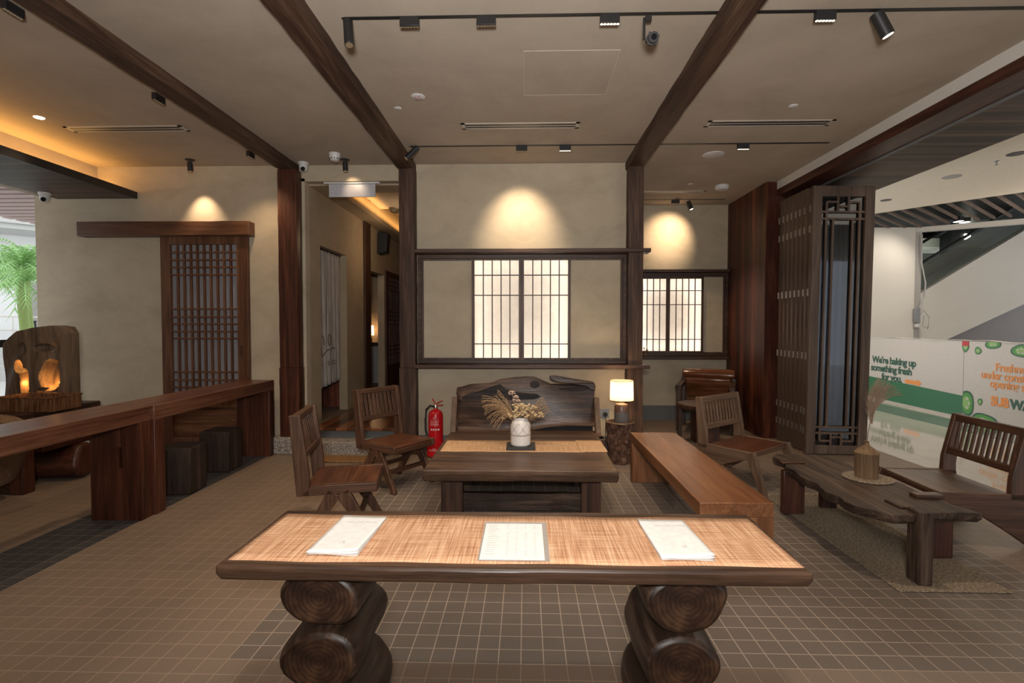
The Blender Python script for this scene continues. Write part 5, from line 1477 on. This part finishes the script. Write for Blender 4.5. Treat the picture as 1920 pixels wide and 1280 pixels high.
o = MB((6.34, 7.9, 3.7)).lathe([(.12, 0), (.118, -.008)], (6.34, 7.9, 3.70), 32).build('speaker_plate', M_white2, loc=(6.34, 7.9, 3.7)); tag(o, 'round pale speaker plate in the mall ceiling', 'speaker')
t = thing('sprinkler', 'small metal sprinkler head in the mall ceiling', 'sprinkler', (6.35, 7.18, 3.70))
MB().lathe([(.035, 0), (.03, -.008), (.01, -.02), (.008, -.05)], n=16).build('body', M_grey, t); MB().lathe([(.022, -.05), (.022, -.053)], n=16).build('deflector', M_grey, t)
t = thing('track_floodlight', 'bright pair of floodlights between the mall ceiling slats', 'light', (9.16, 11.1, 3.70))
for s, q in ((-.09, .0), (.12, .1)):
    MB().box(s - .05, q - .09, -.03, s + .05, q + .09, .06).build('housing', M_black, t); MB().box(s - .045, q - .08, -.036, s + .045, q + .08, -.031).build('lens', M_flood, t)
lamp('SPOT', 'flood_beam', (8.6, 11.0, 3.62), 55, (1.0, .90, .76), (7.8, 12.0, 2.2), .05, 110, .8)
# escalator
es = thing('escalator', 'white-sided escalator with green glass balustrades rising to the right', 'escalator', (9.0, 12.4, 0))
def zu(x): return 2.16 + (x - 9.04) * .6216 + .03
def zl(x): return 1.22 + (x - 9.85) * .476
m = MB(); m.prism([(-.6, zu(8.4)), (-.6, zl(8.4)), (8, zl(17)), (8, zu(17))], -.25, .0, 'y'); m.prism([(-.6, zu(8.4) - .3), (-.6, zl(8.4)), (8, zl(17)), (8, zu(17) - .3)], .0, 1.35, 'y'); m.prism([(-.6, zu(8.4)), (-.6, zl(8.4)), (8, zl(17)), (8, zu(17))], 1.35, 1.5, 'y')
m.build('truss_cladding', M_white, es)
for y, a in ((-.12, 'near'), (1.42, 'far')):
    MB().prism([(-.6, zu(8.4)), (8, zu(17)), (8, zu(17) + .62), (-.6, zu(8.4) + .62)], y, y + .012, 'y').build('glass_balustrade', M_gglass, es)
    MB().tube([(-.6, y, zu(8.4) + .64), (8, y, zu(17) + .64)], .035, 10).build('handrail', M_rubber, es)
m = MB().prism([(.4, .2), (8, .2), (8, zl(17) - .02), (-.2, zl(8.8) - .02), (-.2, .2)], .10, .2, 'y'); m.build('understair_panel', M_ushape, es)
struct('wall_mall_back', MB().box(8.0, 16.5, 0, 22, 16.7, 6), M_backg)
struct('wall_mall_side', MB().box(4.0, 14.2, 0, 8.0, 14.4, 5), M_white)
struct('floor_mall_upper', MB().box(11.0, 15.2, 3.75, 22, 16.5, 4.0), M_white)
t = thing('dark_pillar', 'slim dark pillar with small lights behind the escalator glass', 'pillar', (12.2, 15.0, 0))
MB().box(-.3, -.2, 0, .3, .2, 5).build('pillar_body', M_black, t)
MB().box(.05, -.23, 3.9, .2, -.2, 4.05).build('spot_lens', M_flood, t)
t = thing('cable_box', 'small grey junction box with loose looping cables on the column edge', 'junction box', (8.93, 11.98, 1.7))
MB().box(-.10, -.06, -.14, .02, 0, .18).build('box', M_grey, t, bev=.005); MB().box(-.08, -.05, -.25, .02, 0, -.17).build('box', M_wplast, t, bev=.004)
MB().tube([(.04, -.02, 1.85), (.05, -.02, 1.2), (.14, -.03, .75), (.12, -.03, .45), (.02, -.03, .2)], .014, 8).build('cable', M_cable, t)
MB().tube([(-.02, -.03, -.1), (.10, -.04, .15), (.22, -.05, -.02), (.20, -.05, -.28), (.08, -.05, -.22), (.12, -.04, .02)], .010, 8).build('cable', M_cable, t)
MB().tube([(0, -.03, -.15), (.06, -.04, -.4), (-.02, -.04, -.7)], .010, 8).build('cable', M_cable, t)
# mall downlights
lamp('AREA', 'mall_ceiling_light', (6.2, 8.6, 3.64), 62, (1.0, .86, .68), None, 1.4, size_y=4.5)
lamp('AREA', 'mall_ceiling_light', (6.2, 3.0, 3.64), 40, (1.0, .86, .68), None, 1.4, size_y=4.5)
lamp('POINT', 'mall_back_light', (12.0, 14.3, 2.0), 80, (.96, 1.0, .90), size=.3)
lamp('POINT', 'mall_escalator_light', (9.5, 9.2, 3.0), 55, (1.0, .86, .70), size=.3)
struct('wall_mall_far', MB().box(13.4, -6, 0, 13.6, 9, 3.9), M_white2)
